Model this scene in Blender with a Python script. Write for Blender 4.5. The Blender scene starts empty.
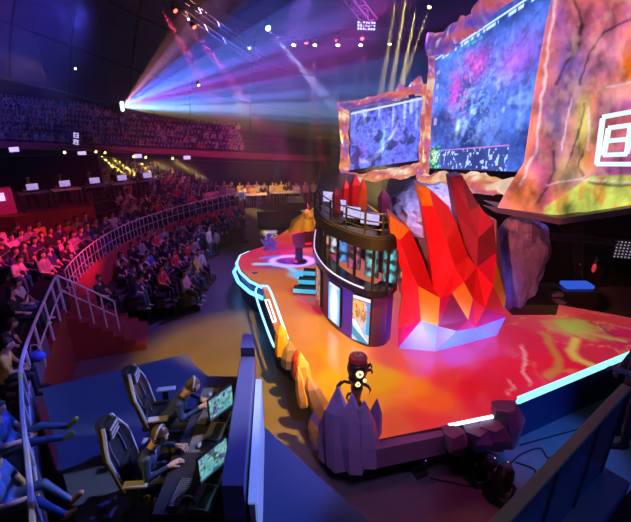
import bpy, bmesh, math, random
import numpy as np
from mathutils import Vector, Matrix, noise
random.seed(7)
R = math.radians
C = bpy.context.scene.collection
SC = bpy.context.scene

# ------------------------------------------------------------------ camera, world, exposure
F, CAM_H, PITCH = 400.0, 6.8, R(20.7)
cam_d = bpy.data.cameras.new('camera'); cam = bpy.data.objects.new('camera', cam_d); C.objects.link(cam)
cam.location = (0, 0, CAM_H); cam.rotation_euler = (R(90) - PITCH, 0, 0)
cam_d.sensor_fit = 'HORIZONTAL'; cam_d.sensor_width = 36; cam_d.lens = 36 * F / 631
cam_d.clip_start = .05; cam_d.clip_end = 200
SC.camera = cam
SC.view_settings.view_transform = 'Standard'; SC.view_settings.look = 'None'
SC.view_settings.exposure = 0.0; SC.view_settings.gamma = 1
SC.cycles.max_bounces = 5; SC.cycles.diffuse_bounces = 2; SC.cycles.glossy_bounces = 3
SC.cycles.volume_bounces = 0; SC.cycles.transmission_bounces = 3
SC.cycles.sample_clamp_indirect = 3.0
SC.cycles.use_light_tree = True
w = bpy.data.worlds.new('dark_hall_air'); SC.world = w; w.use_nodes = True
w.node_tree.nodes['Background'].inputs[0].default_value = (.10, .06, .30, 1)
w.node_tree.nodes['Background'].inputs[1].default_value = .05

def rayd(px, py):
    a = (px - 315.5) / F; b = -(py - 261) / F
    return Vector((a, math.cos(PITCH) + b * math.sin(PITCH), -math.sin(PITCH) + b * math.cos(PITCH)))
def G(px, py, z=0.0):                      # point of the picture on the level z
    r = rayd(px, py); t = (z - CAM_H) / r.z
    return Vector((r.x * t, r.y * t, z))
def P(px, py, Y):                          # point of the picture at distance Y
    r = rayd(px, py); t = Y / r.y
    return Vector((r.x * t, Y, CAM_H + r.z * t))
def PC(px, py, rad, cy=14.0):              # point of the picture on the round hall wall of radius rad
    r = rayd(px, py)
    a = r.x * r.x + r.y * r.y; b = -2 * r.y * cy; c = cy * cy - rad * rad
    t = (-b + math.sqrt(b * b - 4 * a * c)) / (2 * a)
    return Vector((r.x * t, r.y * t, CAM_H + r.z * t))
def project(p):
    x, y, z = p[0], p[1], p[2] - CAM_H
    d = y * math.cos(PITCH) - z * math.sin(PITCH)
    if d < .1: return None
    return 315.5 + F * x / d, 261 - F * (y * math.sin(PITCH) + z * math.cos(PITCH)) / d, d

# lights
def look(o, tgt):
    o.rotation_euler = (Vector(tgt) - o.location).to_track_quat('-Z', 'Y').to_euler()
def spot(loc, tgt, col, power, angle, blend=.4, size=.08, name='stage_spotlight'):
    d = bpy.data.lights.new(name, 'SPOT'); d.energy = power; d.color = col
    d.spot_size = R(angle); d.spot_blend = blend; d.shadow_soft_size = size
    o = bpy.data.objects.new(name, d); C.objects.link(o); o.location = loc; look(o, tgt); return o
def area(loc, tgt, col, power, sx, sy=None, name='wash_light'):
    d = bpy.data.lights.new(name, 'AREA'); d.energy = power; d.color = col; d.size = sx
    d.shape = 'RECTANGLE'; d.size_y = sy or sx
    o = bpy.data.objects.new(name, d); C.objects.link(o); o.location = loc; look(o, tgt); return o
BL = (.05, .16, 1); PU = (.45, .12, 1); RD = (1, .02, .06); OR = (1, .33, .04); YE = (1, .62, .10); WB = (.45, .6, 1)
HOUSE = [
 ((-1, 12, 10), (-5.1, 18.3, .8), (.8, .6, 1), 1500, 9, .8),            # added spot brightening the people standing on the floor
 ((2.5, 6.0, 9.5), (1.0, 10.6, 4.6), (1, .12, .25), 1500, 22, .6),       # added red spot to brighten the crystals on the booth
 ((4, 17, 12.5), (-6, 31, 5), (.5, .05, .42), 20000, 46, .9),             # magenta wash through the haze
 # loc, target, colour, power, angle, blend
 ((4.5, 10.5, 8.5), (-3.0, 4.6, 2.0), (.06, .13, .9), 6000, 34, .25),     # blue key on the players' platform
 ((-7.5, -1.0, 8.5), (-2.2, 5.0, 2.0), YE, 60, 50, .6),                 # weak warm from behind
 ((2.0, 6.5, 10.5), (-1.6, 9.4, 0), (1, .50, .03), 15000, 34, .5),         # gold on the open floor
 ((4.0, 18, 12), (0.5, 30, 0), YE, 1800, 30, .7),                        # gold far floor
 ((6.0, 12, 12), (-9.6, 12.6, 2.3), (1, .015, .12), 30000, 15, .8),       # red on the crowd
 ((4.0, 24, 12), (-8.6, 22.5, 2.6), (1, .05, .22), 3500, 34, .8),
 ((2.0, 6, 12), (-8.0, 9.0, 2.4), (.6, .2, 1), 2600, 36, .8),
 ((3, 2, 11), (-8.2, 16.5, 1.2), (1, .03, .08), 900, 20, .5),            # red parapet
 ((0, 20, 12), (-5.5, 15, 0), (.34, .12, .9), 6500, 40, .9),               # violet floor
 ((7, 14, 11), (-4.5, 20.5, 0), (.5, .25, 1), 900, 30, .9),
 ((-4, 9, 11), (1.5, 7.4, 1.2), OR, 700, 40, .7),                        # stage
 ((-2, 2, 8.5), (3.4, 8.9, 3.2), (1, .22, .12), 6500, 30, .7),           # crystal hand
 ((-3, 14, 10), (0.6, 6.3, 1.2), (.5, .3, 1), 700, 22, .7),
 ((1, 1, 9), (0.6, 6.0, .7), (.7, .42, 1), 900, 26, .7),
 ((-5, 6, 9), (-.8, 8.2, 1.2), YE, 420, 24, .7),                         # gold on the edge rocks
 ((-3, 10, 10), (-.3, 17.6, 2.0), YE, 3500, 13, .8),
 ((0, 9, 10), (-1.9, 15.6, 1.6), (.8, .35, 1), 2200, 16, .8),  # added spot brightening the statuettes and the pedestal
 ((5.5, 5, 8), (2.5, 5.6, 0), (1, .08, .4), 700, 40, .9),
 ((8, 4.5, 8), (5.1, 6.6, 0), (.04, .2, 1), 5000, 22, .9),
 ((4, -2.5, 8), (2.4, 2.2, 3.6), (.05, .16, 1), 380, 50, .8),
 ((1, .5, 8), (1.6, 2.2, 4.2), YE, 40, 30, .8),
 ((-2, -3, 8.5), (-6.3, 3.6, 2.4), (.75, .45, .8), 170, 30, .8),
 ((-5, 10, 8.8), (-5.4, 4.6, 2.2), (.1, .25, 1), 900, 24, .8),
 ((1.6, 5.6, 6.5), (-1.8, 4.3, 3.0), (.62, .66, 1), 1100, 30, .8),        # players
 ((-6.5, 1.5, 6.5), (-2.0, 4.2, 2.8), YE, 800, 17, .6),
 ((-6, 8, 8), (1.4, 8.8, 2.0), (.3, .16, 1), 5000, 18, .8),               # booth wall
]
for h in HOUSE: spot(*h)
spot((-9, 18, 10.2), (-24, 27, 11.5), (.08, .07, 1), 6500, 80, .9, .5, 'ceiling_wash')
spot((-13, 20, 9.6), (-21, 31, 9.6), (.1, .15, 1), 2500, 34, .9, .5, 'ceiling_wash')
spot((-12, 20, 8.6), (-25, 26, 8.9), (1, .55, .4), 1500, 40, .9, .3, 'ceiling_wash')
spot((-10, 14, 10.5), (-24, 22, 15), (.55, .05, .6), 14000, 70, .9, .5, 'ceiling_wash')

# ------------------------------------------------------------------ materials
M = {}
def mat(name, col, rough=.6, metal=0.0, emit=None, es=0.0, var=.12, scale=6.0, bump=0.0, attr=False, spec=.5, alpha=None, coat=0):
    m = bpy.data.materials.new(name); m.use_nodes = True; nt = m.node_tree; b = nt.nodes['Principled BSDF']
    b.inputs['Roughness'].default_value = rough; b.inputs['Metallic'].default_value = metal
    b.inputs['Specular IOR Level'].default_value = spec
    if coat: b.inputs['Coat Weight'].default_value = coat; b.inputs['Coat Roughness'].default_value = .12
    tc = nt.nodes.new('ShaderNodeTexCoord'); nz = nt.nodes.new('ShaderNodeTexNoise')
    nz.inputs['Scale'].default_value = scale; nz.inputs['Detail'].default_value = 3
    nt.links.new(tc.outputs['Object'], nz.inputs['Vector'])
    if attr:
        a = nt.nodes.new('ShaderNodeAttribute'); a.attribute_name = 'Col'
        if es:
            nt.links.new(a.outputs['Color'], b.inputs['Emission Color']); b.inputs['Emission Strength'].default_value = es
            b.inputs['Base Color'].default_value = (.02, .02, .02, 1)
        if col is None: nt.links.new(a.outputs['Color'], b.inputs['Base Color'])
        elif es: b.inputs['Base Color'].default_value = (*col, 1)
    else:
        mx = nt.nodes.new('ShaderNodeMixRGB'); mx.inputs[1].default_value = (*[c * (1 - var) for c in col], 1)
        mx.inputs[2].default_value = (*[min(1, c * (1 + var)) for c in col], 1)
        nt.links.new(nz.outputs['Fac'], mx.inputs[0]); nt.links.new(mx.outputs[0], b.inputs['Base Color'])
        if emit: b.inputs['Emission Color'].default_value = (*emit, 1); b.inputs['Emission Strength'].default_value = es
    if bump:
        bp = nt.nodes.new('ShaderNodeBump'); bp.inputs['Strength'].default_value = bump
        nt.links.new(nz.outputs['Fac'], bp.inputs['Height']); nt.links.new(bp.outputs[0], b.inputs['Normal'])
    if alpha is not None: b.inputs['Alpha'].default_value = alpha
    M[name] = m; return m
mat('floor', (.11, .10, .125), .32, scale=1.2, var=.3, bump=.02)
mat('carpet', (.075, .095, .16), .85, scale=40, var=.2)
mat('concrete', (.06, .055, .065), .8); mat('tier', (.05, .04, .05), .85)
mat('parapet', (.42, .05, .05), .6); mat('redwall', (.22, .03, .03), .7); mat('fascia', (.55, .06, .09), .6)
mat('ceiling', (.085, .08, .11), .8, scale=.6, var=.3); mat('black', (.008, .008, .011), .7); mat('blackgloss', (.012, .012, .016), .25)
mat('black_plastic', (.02, .02, .025), .4); mat('steel', (.75, .75, .85), .35, .3); mat('alu', (.3, .3, .34), .4, .7)
mat('truss', (.11, .10, .13), .45, .6); mat('skin', (.62, .38, .29), .55); mat('skin_b', (.5, .3, .22), .55)
mat('hair', (.02, .015, .014), .5); mat('hair_brown', (.09, .045, .025), .5)
mat('trousers', (.02, .022, .04), .8); mat('jeans', (.07, .13, .3), .8); mat('shoe_white', (.6, .6, .62), .5); mat('shoe_black', (.015, .015, .015), .5)
mat('shoe_green', (.55, .75, .12), .5); mat('shoe_orange', (.8, .38, .22), .5)
SH = {'white': (.55, .55, .58), 'black': (.015, .015, .02), 'red': (.5, .04, .05), 'blue': (.05, .12, .45), 'grey': (.22, .22, .25), 'pink': (.7, .3, .4), 'yellow': (.7, .5, .08), 'navy': (.02, .035, .12)}
for k, v in SH.items(): mat('cloth_' + k, v, .8)
mat('led_white', (.5, .5, .5), .3, emit=(.75, .88, 1), es=2.2); mat('led_blue', (.1, .1, .3), .3, emit=(.10, .40, 1), es=3.2)
mat('led_cyan', (.1, .1, .3), .3, emit=(.22, .68, 1), es=2.0)
mat('lamp_white', (.5, .5, .5), .3, emit=(1, .85, .7), es=14); mat('lamp_red', (.5, .1, .1), .3, emit=(1, .08, .04), es=7)
mat('lamp_blue', (.1, .1, .5), .3, emit=(.35, .6, 1), es=14); mat('lamp_yellow', (.5, .4, .1), .3, emit=(1, .75, .25), es=6)
mat('lamp_violet', (.4, .4, .4), .3, emit=(.75, .55, 1), es=1.2)
mat('screen', None, .4, attr=True, es=1.0); M['screen'].node_tree.nodes['Principled BSDF'].inputs['Base Color'].default_value = (.02, .02, .02, 1)
def led_mat(name, es, rough, base=(.03, .02, .02), spec=.5, coat=0):
    m = mat(name, (.03, .03, .03), rough, spec=spec, coat=coat); nt = m.node_tree; b = nt.nodes['Principled BSDF']
    for l in list(b.inputs['Base Color'].links): nt.links.remove(l)
    b.inputs['Base Color'].default_value = (*base, 1)
    a = nt.nodes.new('ShaderNodeAttribute'); a.attribute_name = 'Col'
    nt.links.new(a.outputs['Color'], b.inputs['Emission Color']); b.inputs['Emission Strength'].default_value = es
    return m
led_mat('led_screen', 1.0, .4); led_mat('floor_glow', .8, .16, (.10, .04, .03), .5, .3); led_mat('led_rock', .85, .5, (.15, .12, .12))
mat('crystal_red', (.85, .02, .04), .35); mat('crystal_crimson', (.62, .01, .10), .35); mat('crystal_orange', (1.0, .42, .02), .35); mat('crystal_dark', (.30, .03, .09), .4)
mat('crystal_grey', (.30, .22, .42), .4); mat('crystal_white', (.22, .30, .85), .4); mat('crystal_gold', (.85, .50, .12), .4)
mat('rock_purple', (.17, .13, .36), .45, bump=.6, scale=5, var=.5); mat('rock_lilac', (.5, .45, .75), .45, var=.7, scale=9, bump=.8)
mat('skirt', (.16, .10, .19), .5); mat('navy', (.012, .02, .09), .4); mat('wall_purple', (.12, .05, .30), .3)
mat('totem', (.035, .02, .02), .35); mat('totem_red', (.45, .05, .03), .4); mat('gold', (.85, .55, .12), .35, .5)
mat('wood_cap', (.32, .28, .16), .35); mat('glass_dark', (.05, .09, .16), .15); mat('ledge_blue', (.09, .16, .3), .35)
mat('desk', (.035, .035, .05), .3); mat('mousepad', (.16, .15, .2), .7); mat('laptop', (.28, .28, .36), .35, .4)
mat('leather', (.018, .018, .024), .35); mat('leather_light', (.42, .42, .50), .4); mat('yellow_tape', (.8, .6, .05), .5)
mat('cable', (.01, .01, .012), .6); mat('tablecloth', (.6, .55, .6), .7); mat('panel_grey', (.14, .13, .25), .4)
mat('magenta', (.8, .08, .4), .4); mat('red_soft', (.6, .02, .06), .5)

# ------------------------------------------------------------------ mesh helpers
class MB:
    def __init__(s): s.v = []; s.f = []; s.m = []
    def add(s, vs, fs, mi=0):
        o = len(s.v); s.v += [tuple(v) for v in vs]; s.f += [tuple(i + o for i in f) for f in fs]; s.m += [mi] * len(fs)
    def box(s, c, d, rz=0, mi=0, M4=None, taper=1.0):
        vs = []
        for z in (-.5, .5):
            k = 1 if z < 0 else taper
            for x, y in ((-.5, -.5), (.5, -.5), (.5, .5), (-.5, .5)): vs.append(Vector((x * d[0] * k, y * d[1] * k, z * d[2])))
        Rm = Matrix.Rotation(rz, 4, 'Z') if M4 is None else M4
        vs = [Rm @ v + Vector(c) for v in vs]
        s.add(vs, [(0, 3, 2, 1), (4, 5, 6, 7), (0, 1, 5, 4), (1, 2, 6, 5), (2, 3, 7, 6), (3, 0, 4, 7)], mi); return s
    def tube(s, pts, r, n=6, mi=0, cap=True):
        pts = [Vector(p) for p in pts]; rr = r if isinstance(r, (list, tuple)) else [r] * len(pts); rings = []
        for i, p in enumerate(pts):
            t = (pts[min(i + 1, len(pts) - 1)] - pts[max(i - 1, 0)]).normalized()
            u = t.cross(Vector((0, 0, 1)));
            if u.length < .05: u = t.cross(Vector((1, 0, 0)))
            u.normalize(); q = t.cross(u)
            rings.append([p + (u * math.cos(a) + q * math.sin(a)) * rr[i] for a in [2 * math.pi * k / n for k in range(n)]])
        vs = [v for g in rings for v in g]; fs = []
        for i in range(len(pts) - 1):
            for k in range(n): fs.append((i * n + k, i * n + (k + 1) % n, (i + 1) * n + (k + 1) % n, (i + 1) * n + k))
        if cap: fs.append(tuple(range(n))[::-1]); fs.append(tuple((len(pts) - 1) * n + k for k in range(n)))
        s.add(vs, fs, mi); return s
    def lathe(s, c, prof, n=16, mi=0, axis=None):
        vs = []; fs = []
        Q = Matrix.Identity(3) if axis is None else Vector((0, 0, 1)).rotation_difference(Vector(axis)).to_matrix()
        for r_, z in prof:
            for k in range(n):
                a = 2 * math.pi * k / n; vs.append(Q @ Vector((r_ * math.cos(a), r_ * math.sin(a), z)) + Vector(c))
        for i in range(len(prof) - 1):
            for k in range(n): fs.append((i * n + k, i * n + (k + 1) % n, (i + 1) * n + (k + 1) % n, (i + 1) * n + k))
        fs.append(tuple(range(n))[::-1]); fs.append(tuple((len(prof) - 1) * n + k for k in range(n)))
        s.add(vs, fs, mi); return s
    def ball(s, c, r, nu=12, nv=8, mi=0, fn=None):
        r = r if hasattr(r, '__len__') else (r, r, r); vs = []; fs = []
        for j in range(nv + 1):
            t = math.pi * j / nv
            for i in range(nu):
                a = 2 * math.pi * i / nu; d = Vector((math.sin(t) * math.cos(a), math.sin(t) * math.sin(a), math.cos(t)))
                k = fn(d) if fn else 1
                vs.append(Vector((d.x * r[0], d.y * r[1], d.z * r[2])) * k + Vector(c))
        for j in range(nv):
            for i in range(nu): fs.append((j * nu + i, (j + 1) * nu + i, (j + 1) * nu + (i + 1) % nu, j * nu + (i + 1) % nu))
        s.add(vs, fs, mi); return s
    def prism(s, poly, z0, z1, mi=0):
        n = len(poly); vs = [(p[0], p[1], z0) for p in poly] + [(p[0], p[1], z1) for p in poly]
        s.add(vs, [tuple(range(n))[::-1], tuple(range(n, 2 * n))] + [(i, (i + 1) % n, n + (i + 1) % n, n + i) for i in range(n)], mi); return s
    def build(s, name, m, parent=None, smooth=False, bevel=0, seg=2, loc=None, fix=True):
        me = bpy.data.meshes.new(name); me.from_pydata(s.v, [], s.f)
        ms = m if isinstance(m, (list, tuple)) else [m]
        for x in ms: me.materials.append(M[x] if isinstance(x, str) else x)
        me.polygons.foreach_set('material_index', s.m)
        if fix or bevel:
            bm = bmesh.new(); bm.from_mesh(me)
            bmesh.ops.remove_doubles(bm, verts=bm.verts, dist=1e-5)
            if bevel:
                es = [e for e in bm.edges if len(e.link_faces) == 2 and e.calc_face_angle(0) > .6]
                bmesh.ops.bevel(bm, geom=es, offset=bevel, segments=seg, affect='EDGES', profile=.6)
            bmesh.ops.recalc_face_normals(bm, faces=bm.faces); bm.to_mesh(me); bm.free()
        if smooth: me.polygons.foreach_set('use_smooth', [True] * len(me.polygons))
        me.update(); o = bpy.data.objects.new(name, me); C.objects.link(o)
        if parent: o.parent = parent
        if loc is not None: o.location = loc
        return o
def tag(o, label=None, cat=None, group=None, kind=None):
    if label: o['label'] = label
    if cat: o['category'] = cat
    if group: o['group'] = group
    if kind: o['kind'] = kind
    return o
def empty(name, loc=(0, 0, 0), rz=0, label=None, cat=None, group=None):
    o = bpy.data.objects.new(name, None); C.objects.link(o); o.location = loc; o.rotation_euler = (0, 0, rz)
    return tag(o, label, cat, group)
def struct(name, mb, m, **k): return tag(mb.build(name, m, **k), kind='structure')
def copy_tree(o, parent=None):
    c = o.copy(); C.objects.link(c); c.parent = parent
    for ch in [x for x in KIDS.get(o.name, [])]: copy_tree(ch, c)
    return c
KIDS = {}
def index_kids(o):
    KIDS[o.name] = [x for x in bpy.data.objects if x.parent == o]
    for x in KIDS[o.name]: index_kids(x)
def setcol(me, fn):
    """store a colour for each vertex from fn(array of xyz)->rgb (the glow of the surface)"""
    n = len(me.vertices); co = np.empty(n * 3); me.vertices.foreach_get('co', co); co = co.reshape(-1, 3)
    col = np.ones((n, 4)); col[:, :3] = np.clip(fn(co), 0, 4)
    a = me.color_attributes.new('Col', 'FLOAT_COLOR', 'POINT'); a.data.foreach_set('color', col.ravel())
_rg = np.random.RandomState(5); _T = _rg.rand(256, 256)
def vn(x, y):
    xi = np.floor(x).astype(int); yi = np.floor(y).astype(int); fx = x - xi; fy = y - yi
    fx = fx * fx * (3 - 2 * fx); fy = fy * fy * (3 - 2 * fy); t = lambda a, b: _T[a % 256, b % 256]
    return (t(xi, yi) * (1 - fx) + t(xi + 1, yi) * fx) * (1 - fy) + (t(xi, yi + 1) * (1 - fx) + t(xi + 1, yi + 1) * fx) * fy
def fbm(x, y, o=4):
    s = 0; a = .5; k = 0
    for i in range(o): s = s + a * vn(x * 2 ** i + 17.3 * i, y * 2 ** i + 9.1 * i); k += a; a *= .5
    return s / k
def quadgrid(c, nu, nv, off=0.0, dfn=None):
    """c: four corners (left-bottom, right-bottom, right-top, left-top) -> grid; returns verts, faces, uv"""
    c = [Vector(p) for p in c]; nrm = (c[1] - c[0]).cross(c[3] - c[0]).normalized(); vs = []; uv = []; fs = []
    for j in range(nv + 1):
        for i in range(nu + 1):
            u, v = i / nu, j / nv; p = (c[0] * (1 - u) + c[1] * u) * (1 - v) + (c[3] * (1 - u) + c[2] * u) * v
            d = off + (dfn(u, v) if dfn else 0); vs.append(p + nrm * d); uv.append((u, v))
    for j in range(nv):
        for i in range(nu): a = j * (nu + 1) + i; fs.append((a, a + 1, a + nu + 2, a + nu + 1))
    return vs, fs, np.array(uv)
def panel(name, c, nu, nv, m, cfn, parent=None, off=0.0, dfn=None, smooth=False):
    vs, fs, uv = quadgrid(c, nu, nv, off, dfn); me = bpy.data.meshes.new(name)
    me.from_pydata([tuple(v) for v in vs], [], fs); me.materials.append(M[m])
    col = np.ones((len(vs), 4)); col[:, :3] = np.clip(cfn(uv[:, 0], uv[:, 1]), 0, 4)
    a = me.color_attributes.new('Col', 'FLOAT_COLOR', 'POINT'); a.data.foreach_set('color', col.ravel())
    if smooth: me.polygons.foreach_set('use_smooth', [True] * len(me.polygons))
    o = bpy.data.objects.new(name, me); C.objects.link(o); o.parent = parent; return o
def srgb(*c):
    return tuple(((x / 255) / 12.92 if x / 255 <= .04045 else ((x / 255 + .055) / 1.055) ** 2.4) for x in c)
def smooth_path(pts, n=8):
    pts = [Vector(p) for p in pts]; out = []
    for i in range(len(pts) - 1):
        p0 = pts[max(i - 1, 0)]; p1 = pts[i]; p2 = pts[i + 1]; p3 = pts[min(i + 2, len(pts) - 1)]
        for k in range(n):
            t = k / n; out.append(.5 * ((2 * p1) + (p2 - p0) * t + (2 * p0 - 5 * p1 + 4 * p2 - p3) * t * t + (3 * p1 - p0 - 3 * p2 + p3) * t ** 3))
    return out + [pts[-1]]

# ------------------------------------------------------------------ setting
mb = MB(); mb.add([(-40, -8, 0), (40, -8, 0), (40, 50, 0), (-40, 50, 0)], [(0, 1, 2, 3)]); struct('floor', mb, 'floor')
# players' platform
RZ = 2.0
plat = [(-5.05, 6.07), (-2.70, 7.2), (-2.42, 6.79), (.68, 3.51), (2.2, 1.9), (-1.6, 1.75), (-2.99, 3.51)][::-1]
plat = [(-5.05, 6.07), (-2.99, 3.51), (-1.6, 1.75), (2.2, 1.9), (.68, 3.51), (-2.42, 6.79), (-2.70, 7.2)]
mb = MB(); mb.prism(plat, .0, RZ - .02); mb.prism(plat, RZ - .02, RZ, 1); struct('floor_platform', mb, ['concrete', 'carpet'])

# seating bowl -------------------------------------------------
rail_pts = [(-1.6, .2, 0), (-2.75, 2.6, 0), (-4.5, 5.0, 0), (-5.4, 6.4, 0), (-6.7, 9.3, 0), (-7.35, 11.0, 0), (-7.75, 12.7, 0), (-7.9, 14.4, 0), (-7.8, 16, 0), (-7.45, 17.4, 0), (-6.7, 19.2, 0), (-5.5, 21.3, 0), (-4.2, 23.0, 0)]
rail = smooth_path(rail_pts, 6)
def nrm_at(path, i):
    t = (path[min(i + 1, len(path) - 1)] - path[max(i - 1, 0)]).normalized(); return Vector((-t.y, t.x, 0))
NR = [nrm_at(rail, i) for i in range(len(rail))]
# average the normals so that the rows stay apart
for _ in range(4): NR = [(NR[max(i - 1, 0)] + NR[i] * 2 + NR[min(i + 1, len(NR) - 1)]).normalized() for i in range(len(NR))]
T0, RISE, PITCHROW, NROW = 1.5, .055, .86, 13
def rowpt(i, off): return rail[i] + NR[i] * off
def sweep(mb, i0, i1, prof, mi=0):
    n = len(prof); vs = []; fs = []
    for i in range(i0, i1 + 1):
        for (o_, z) in prof: q = rowpt(i, o_); vs.append((q.x, q.y, z))
    k = i1 - i0
    for i in range(k):
        for j in range(n): a = i * n + j; b = i * n + (j + 1) % n; fs.append((a, b, b + n, a + n))
    fs.append(tuple(range(n))); fs.append(tuple(k * n + j for j in range(n))[::-1]); mb.add(vs, fs, mi)
NL = len(rail) - 1
mb = MB()
for r_ in range(NROW):
    z = T0 + RISE * r_; o0 = .16 + r_ * PITCHROW
    sweep(mb, 0, NL, [(o0, 0), (o0 + PITCHROW, 0), (o0 + PITCHROW, z), (o0, z)])
    sweep(mb, 0, NL, [(o0 + .48, z + .001), (o0 + .84, z + .001), (o0 + .84, z + .43), (o0 + .48, z + .43)], 1)
struct('floor_seating_tiers', mb, ['tier', 'black'])
i_stair0, i_stair1 = 26, 30
mb = MB(); sweep(mb, 0, i_stair0, [(0, 0), (.16, 0), (.16, T0 + .10), (0, T0 + .10)]); struct('wall_left_parapet', mb, 'redwall')
mb = MB(); sweep(mb, i_stair1, NL, [(0, 0), (.16, 0), (.16, T0 + .12), (0, T0 + .12)]); struct('wall_curved_parapet', mb, 'parapet')
# stair going down from the gap
mb = MB(); q0 = rail[i_stair0 + 2]; n0 = NR[28]
for k in range(7): mb.box(q0 - n0 * (.15 + .27 * k) + Vector((0, 0, (1.4 - .2 * k) / 2)), (.28, 1.5, 1.4 - .2 * k), math.atan2(n0.y, n0.x))
struct('floor_stair', mb, 'redwall')
# deck with production desks, behind the lower rows on the left
DKZ = 2.95; DA, DB = G(14, 217, DKZ), G(94, 206, DKZ)
DECK = [(DA.x, DA.y), (DB.x, DB.y), (-11.6, 20.6), (-17.5, 19.5), (-17.5, 15.6)]
DD = (DB - DA).normalized(); DN = Vector((-DD.y, DD.x, 0)); DANG = math.atan2(DD.y, DD.x)
mb = MB(); mb.prism(DECK, 0, DKZ); struct('wall_deck', mb, ['redwall', 'concrete'])
mb = MB(); mb.box((-17, 20.9, 3.6), (11, .3, 1.9), R(12)); struct('wall_deck_rear', mb, 'navy')
# hall wall, balcony, ceiling -----------------------------------
pxs = list(range(-160, 331, 14))
def fz(px, y0): return y0
def ringpts(pix, rad): return [PC(px, py, rad) for px, py in pix]
def yl(px, tab):
    for (a, ya), (b, yb) in zip(tab, tab[1:]):
        if px <= b: return ya + (yb - ya) * (px - a) / (b - a)
    return tab[-1][1]
fas_t = [(-170, 133), (0, 141), (125, 147), (250, 153), (340, 157)]; fas_b = [(-170, 140), (0, 148), (125, 153), (250, 159), (340, 162)]
def strip(mb, A, B, mi=0):
    n = len(A); mb.add([*A, *B], [(i, i + 1, n + i + 1, n + i) for i in range(n - 1)], mi)
A = [PC(px, yl(px, fas_t), 24) for px in pxs]; B = [PC(px, yl(px, fas_b), 24) for px in pxs]
def rad_out(p, d): v = Vector((p.x, p.y - 14, 0)).normalized(); return p + v * d
mb = MB(); A2 = [rad_out(p, .3) for p in A]; B2 = [rad_out(p, .3) for p in B]
strip(mb, A, B); strip(mb, A, A2); strip(mb, A2, B2); strip(mb, B, B2); struct('wall_balcony_front', mb, 'fascia', fix=False)
mb = MB(); NB = 8; BR = .42
for r_ in range(NB):
    a = [rad_out(p, .3 + .8 * r_) + Vector((0, 0, -.9 + BR * r_)) for p in A]; b = [rad_out(p, .8) for p in a]; strip(mb, a, b)
    strip(mb, b, [p + Vector((0, 0, BR)) for p in b])
u1 = B2; u2 = [rad_out(p, 7) + Vector((0, 0, .3)) for p in B2]; strip(mb, u1, u2)
struct('floor_balcony_tiers', mb, 'tier', fix=False)
mb = MB(); W0 = [Vector((31 * math.sin(a), 14 + 31 * math.cos(a), 0)) for a in [R(-115 + 5 * k) for k in range(0, 47)]]
strip(mb, W0, [p + Vector((0, 0, 20)) for p in W0]); struct('wall_hall', mb, 'black', fix=False)
mb = MB(); W1 = [rad_out(p, .9) for p in A]; W1 = [Vector((p.x, p.y, 0)) for p in W1]; strip(mb, W1, [Vector((p.x, p.y, b.z)) for p, b in zip(W1, B)])
struct('wall_under_balcony', mb, 'black', fix=False)
ce = [(-170, 40), (0, 77), (60, 92), (130, 111), (250, 138), (340, 150)]
px2 = list(range(-170, 341, 15))
E0 = [PC(px, yl(px, ce), 29.5) for px in px2]
mb = MB(); prev = E0
for k in range(1, 9):
    cur = [rad_out(p, -.75 * k - .09 * k * k) + Vector((0, 0, 1.15 * k - .02 * k * k)) for p in E0]
    gap = Vector((0, 0, -.12)) if k in (3, 6) else Vector((0, 0, 0))
    strip(mb, [p + gap for p in prev], cur); prev = cur
struct('ceiling_left', mb, 'ceiling', fix=False)
mb = MB()
for i in (8, 12, 16, 20, 24, 28):
    pts = [rad_out(E0[i], -.75 * k - .09 * k * k - .06) + Vector((0, 0, 1.15 * k - .02 * k * k)) for k in range(0, 9)]
    mb.tube(pts, .09, 5)
for k in (3, 6): mb.tube([rad_out(p, -.75 * k - .09 * k * k - .05) + Vector((0, 0, 1.15 * k - .02 * k * k - .06)) for p in E0], .07, 5)
struct('trim_ceiling_ribs', mb, 'black')
mb = MB(); E1 = [rad_out(p, -.15) for p in E0]; mb.tube(E1, .14, 5); struct('trim_ceiling_edge', mb, 'alu')
mb = MB(); mb.add([(-45, -10, 21), (45, -10, 21), (45, 50, 21), (-45, 50, 21)], [(0, 1, 2, 3)]); struct('ceiling', mb, 'black')
# backstage wall on the right
mb = MB(); mb.box((12, 15.2, 4.5), (15, .3, 9)); struct('wall_backstage', mb, 'black')

# ------------------------------------------------------------------ stage
SZ = 1.2
tip = [G(px, py, SZ) for px, py in [(262, 285), (250, 279), (241, 270), (238, 262), (241, 255), (250, 251), (262, 247)]]
poly = [G(345, 440, SZ), G(325, 410, SZ), G(300, 375, SZ), G(275, 330, SZ)] + tip + [G(290, 228, SZ), G(318, 203, SZ), Vector((.9, 27.5, SZ)), Vector((2.8, 27.5, SZ)), Vector((4.8, 18, SZ)), Vector((5.4, 12, SZ)), Vector((6.6, 10.1, SZ)),
  G(600, 312, SZ), G(631, 318, SZ), Vector((11.2, 10.9, SZ)), Vector((12, 10.45, SZ)), G(631, 352, SZ), G(518, 398, SZ), G(506, 412, SZ), G(495, 416, SZ), G(375, 440, SZ)]
poly = [(p.x, p.y) for p in poly][::-1]
FRONT = {tuple(round(c, 4) for c in G(*q, SZ)[:2]): r_ for q, r_ in [((345, 440), (.95, 6.5)), ((325, 410), (.8, 6.9)), ((300, 375), (.2, 7.8)), ((375, 440), (1.4, 6.4)), ((495, 416), (3.55, 6.95)), ((506, 412), (3.85, 7.0))]}
POLB = [FRONT.get(tuple(round(c, 4) for c in p), p) for p in poly]
pb = [(p[0], p[1]) for p in poly]
rec = {0: (3.6, 6.95), 1: (1.5, 6.5)}
pb = pb[:-6] if False else pb
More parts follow.
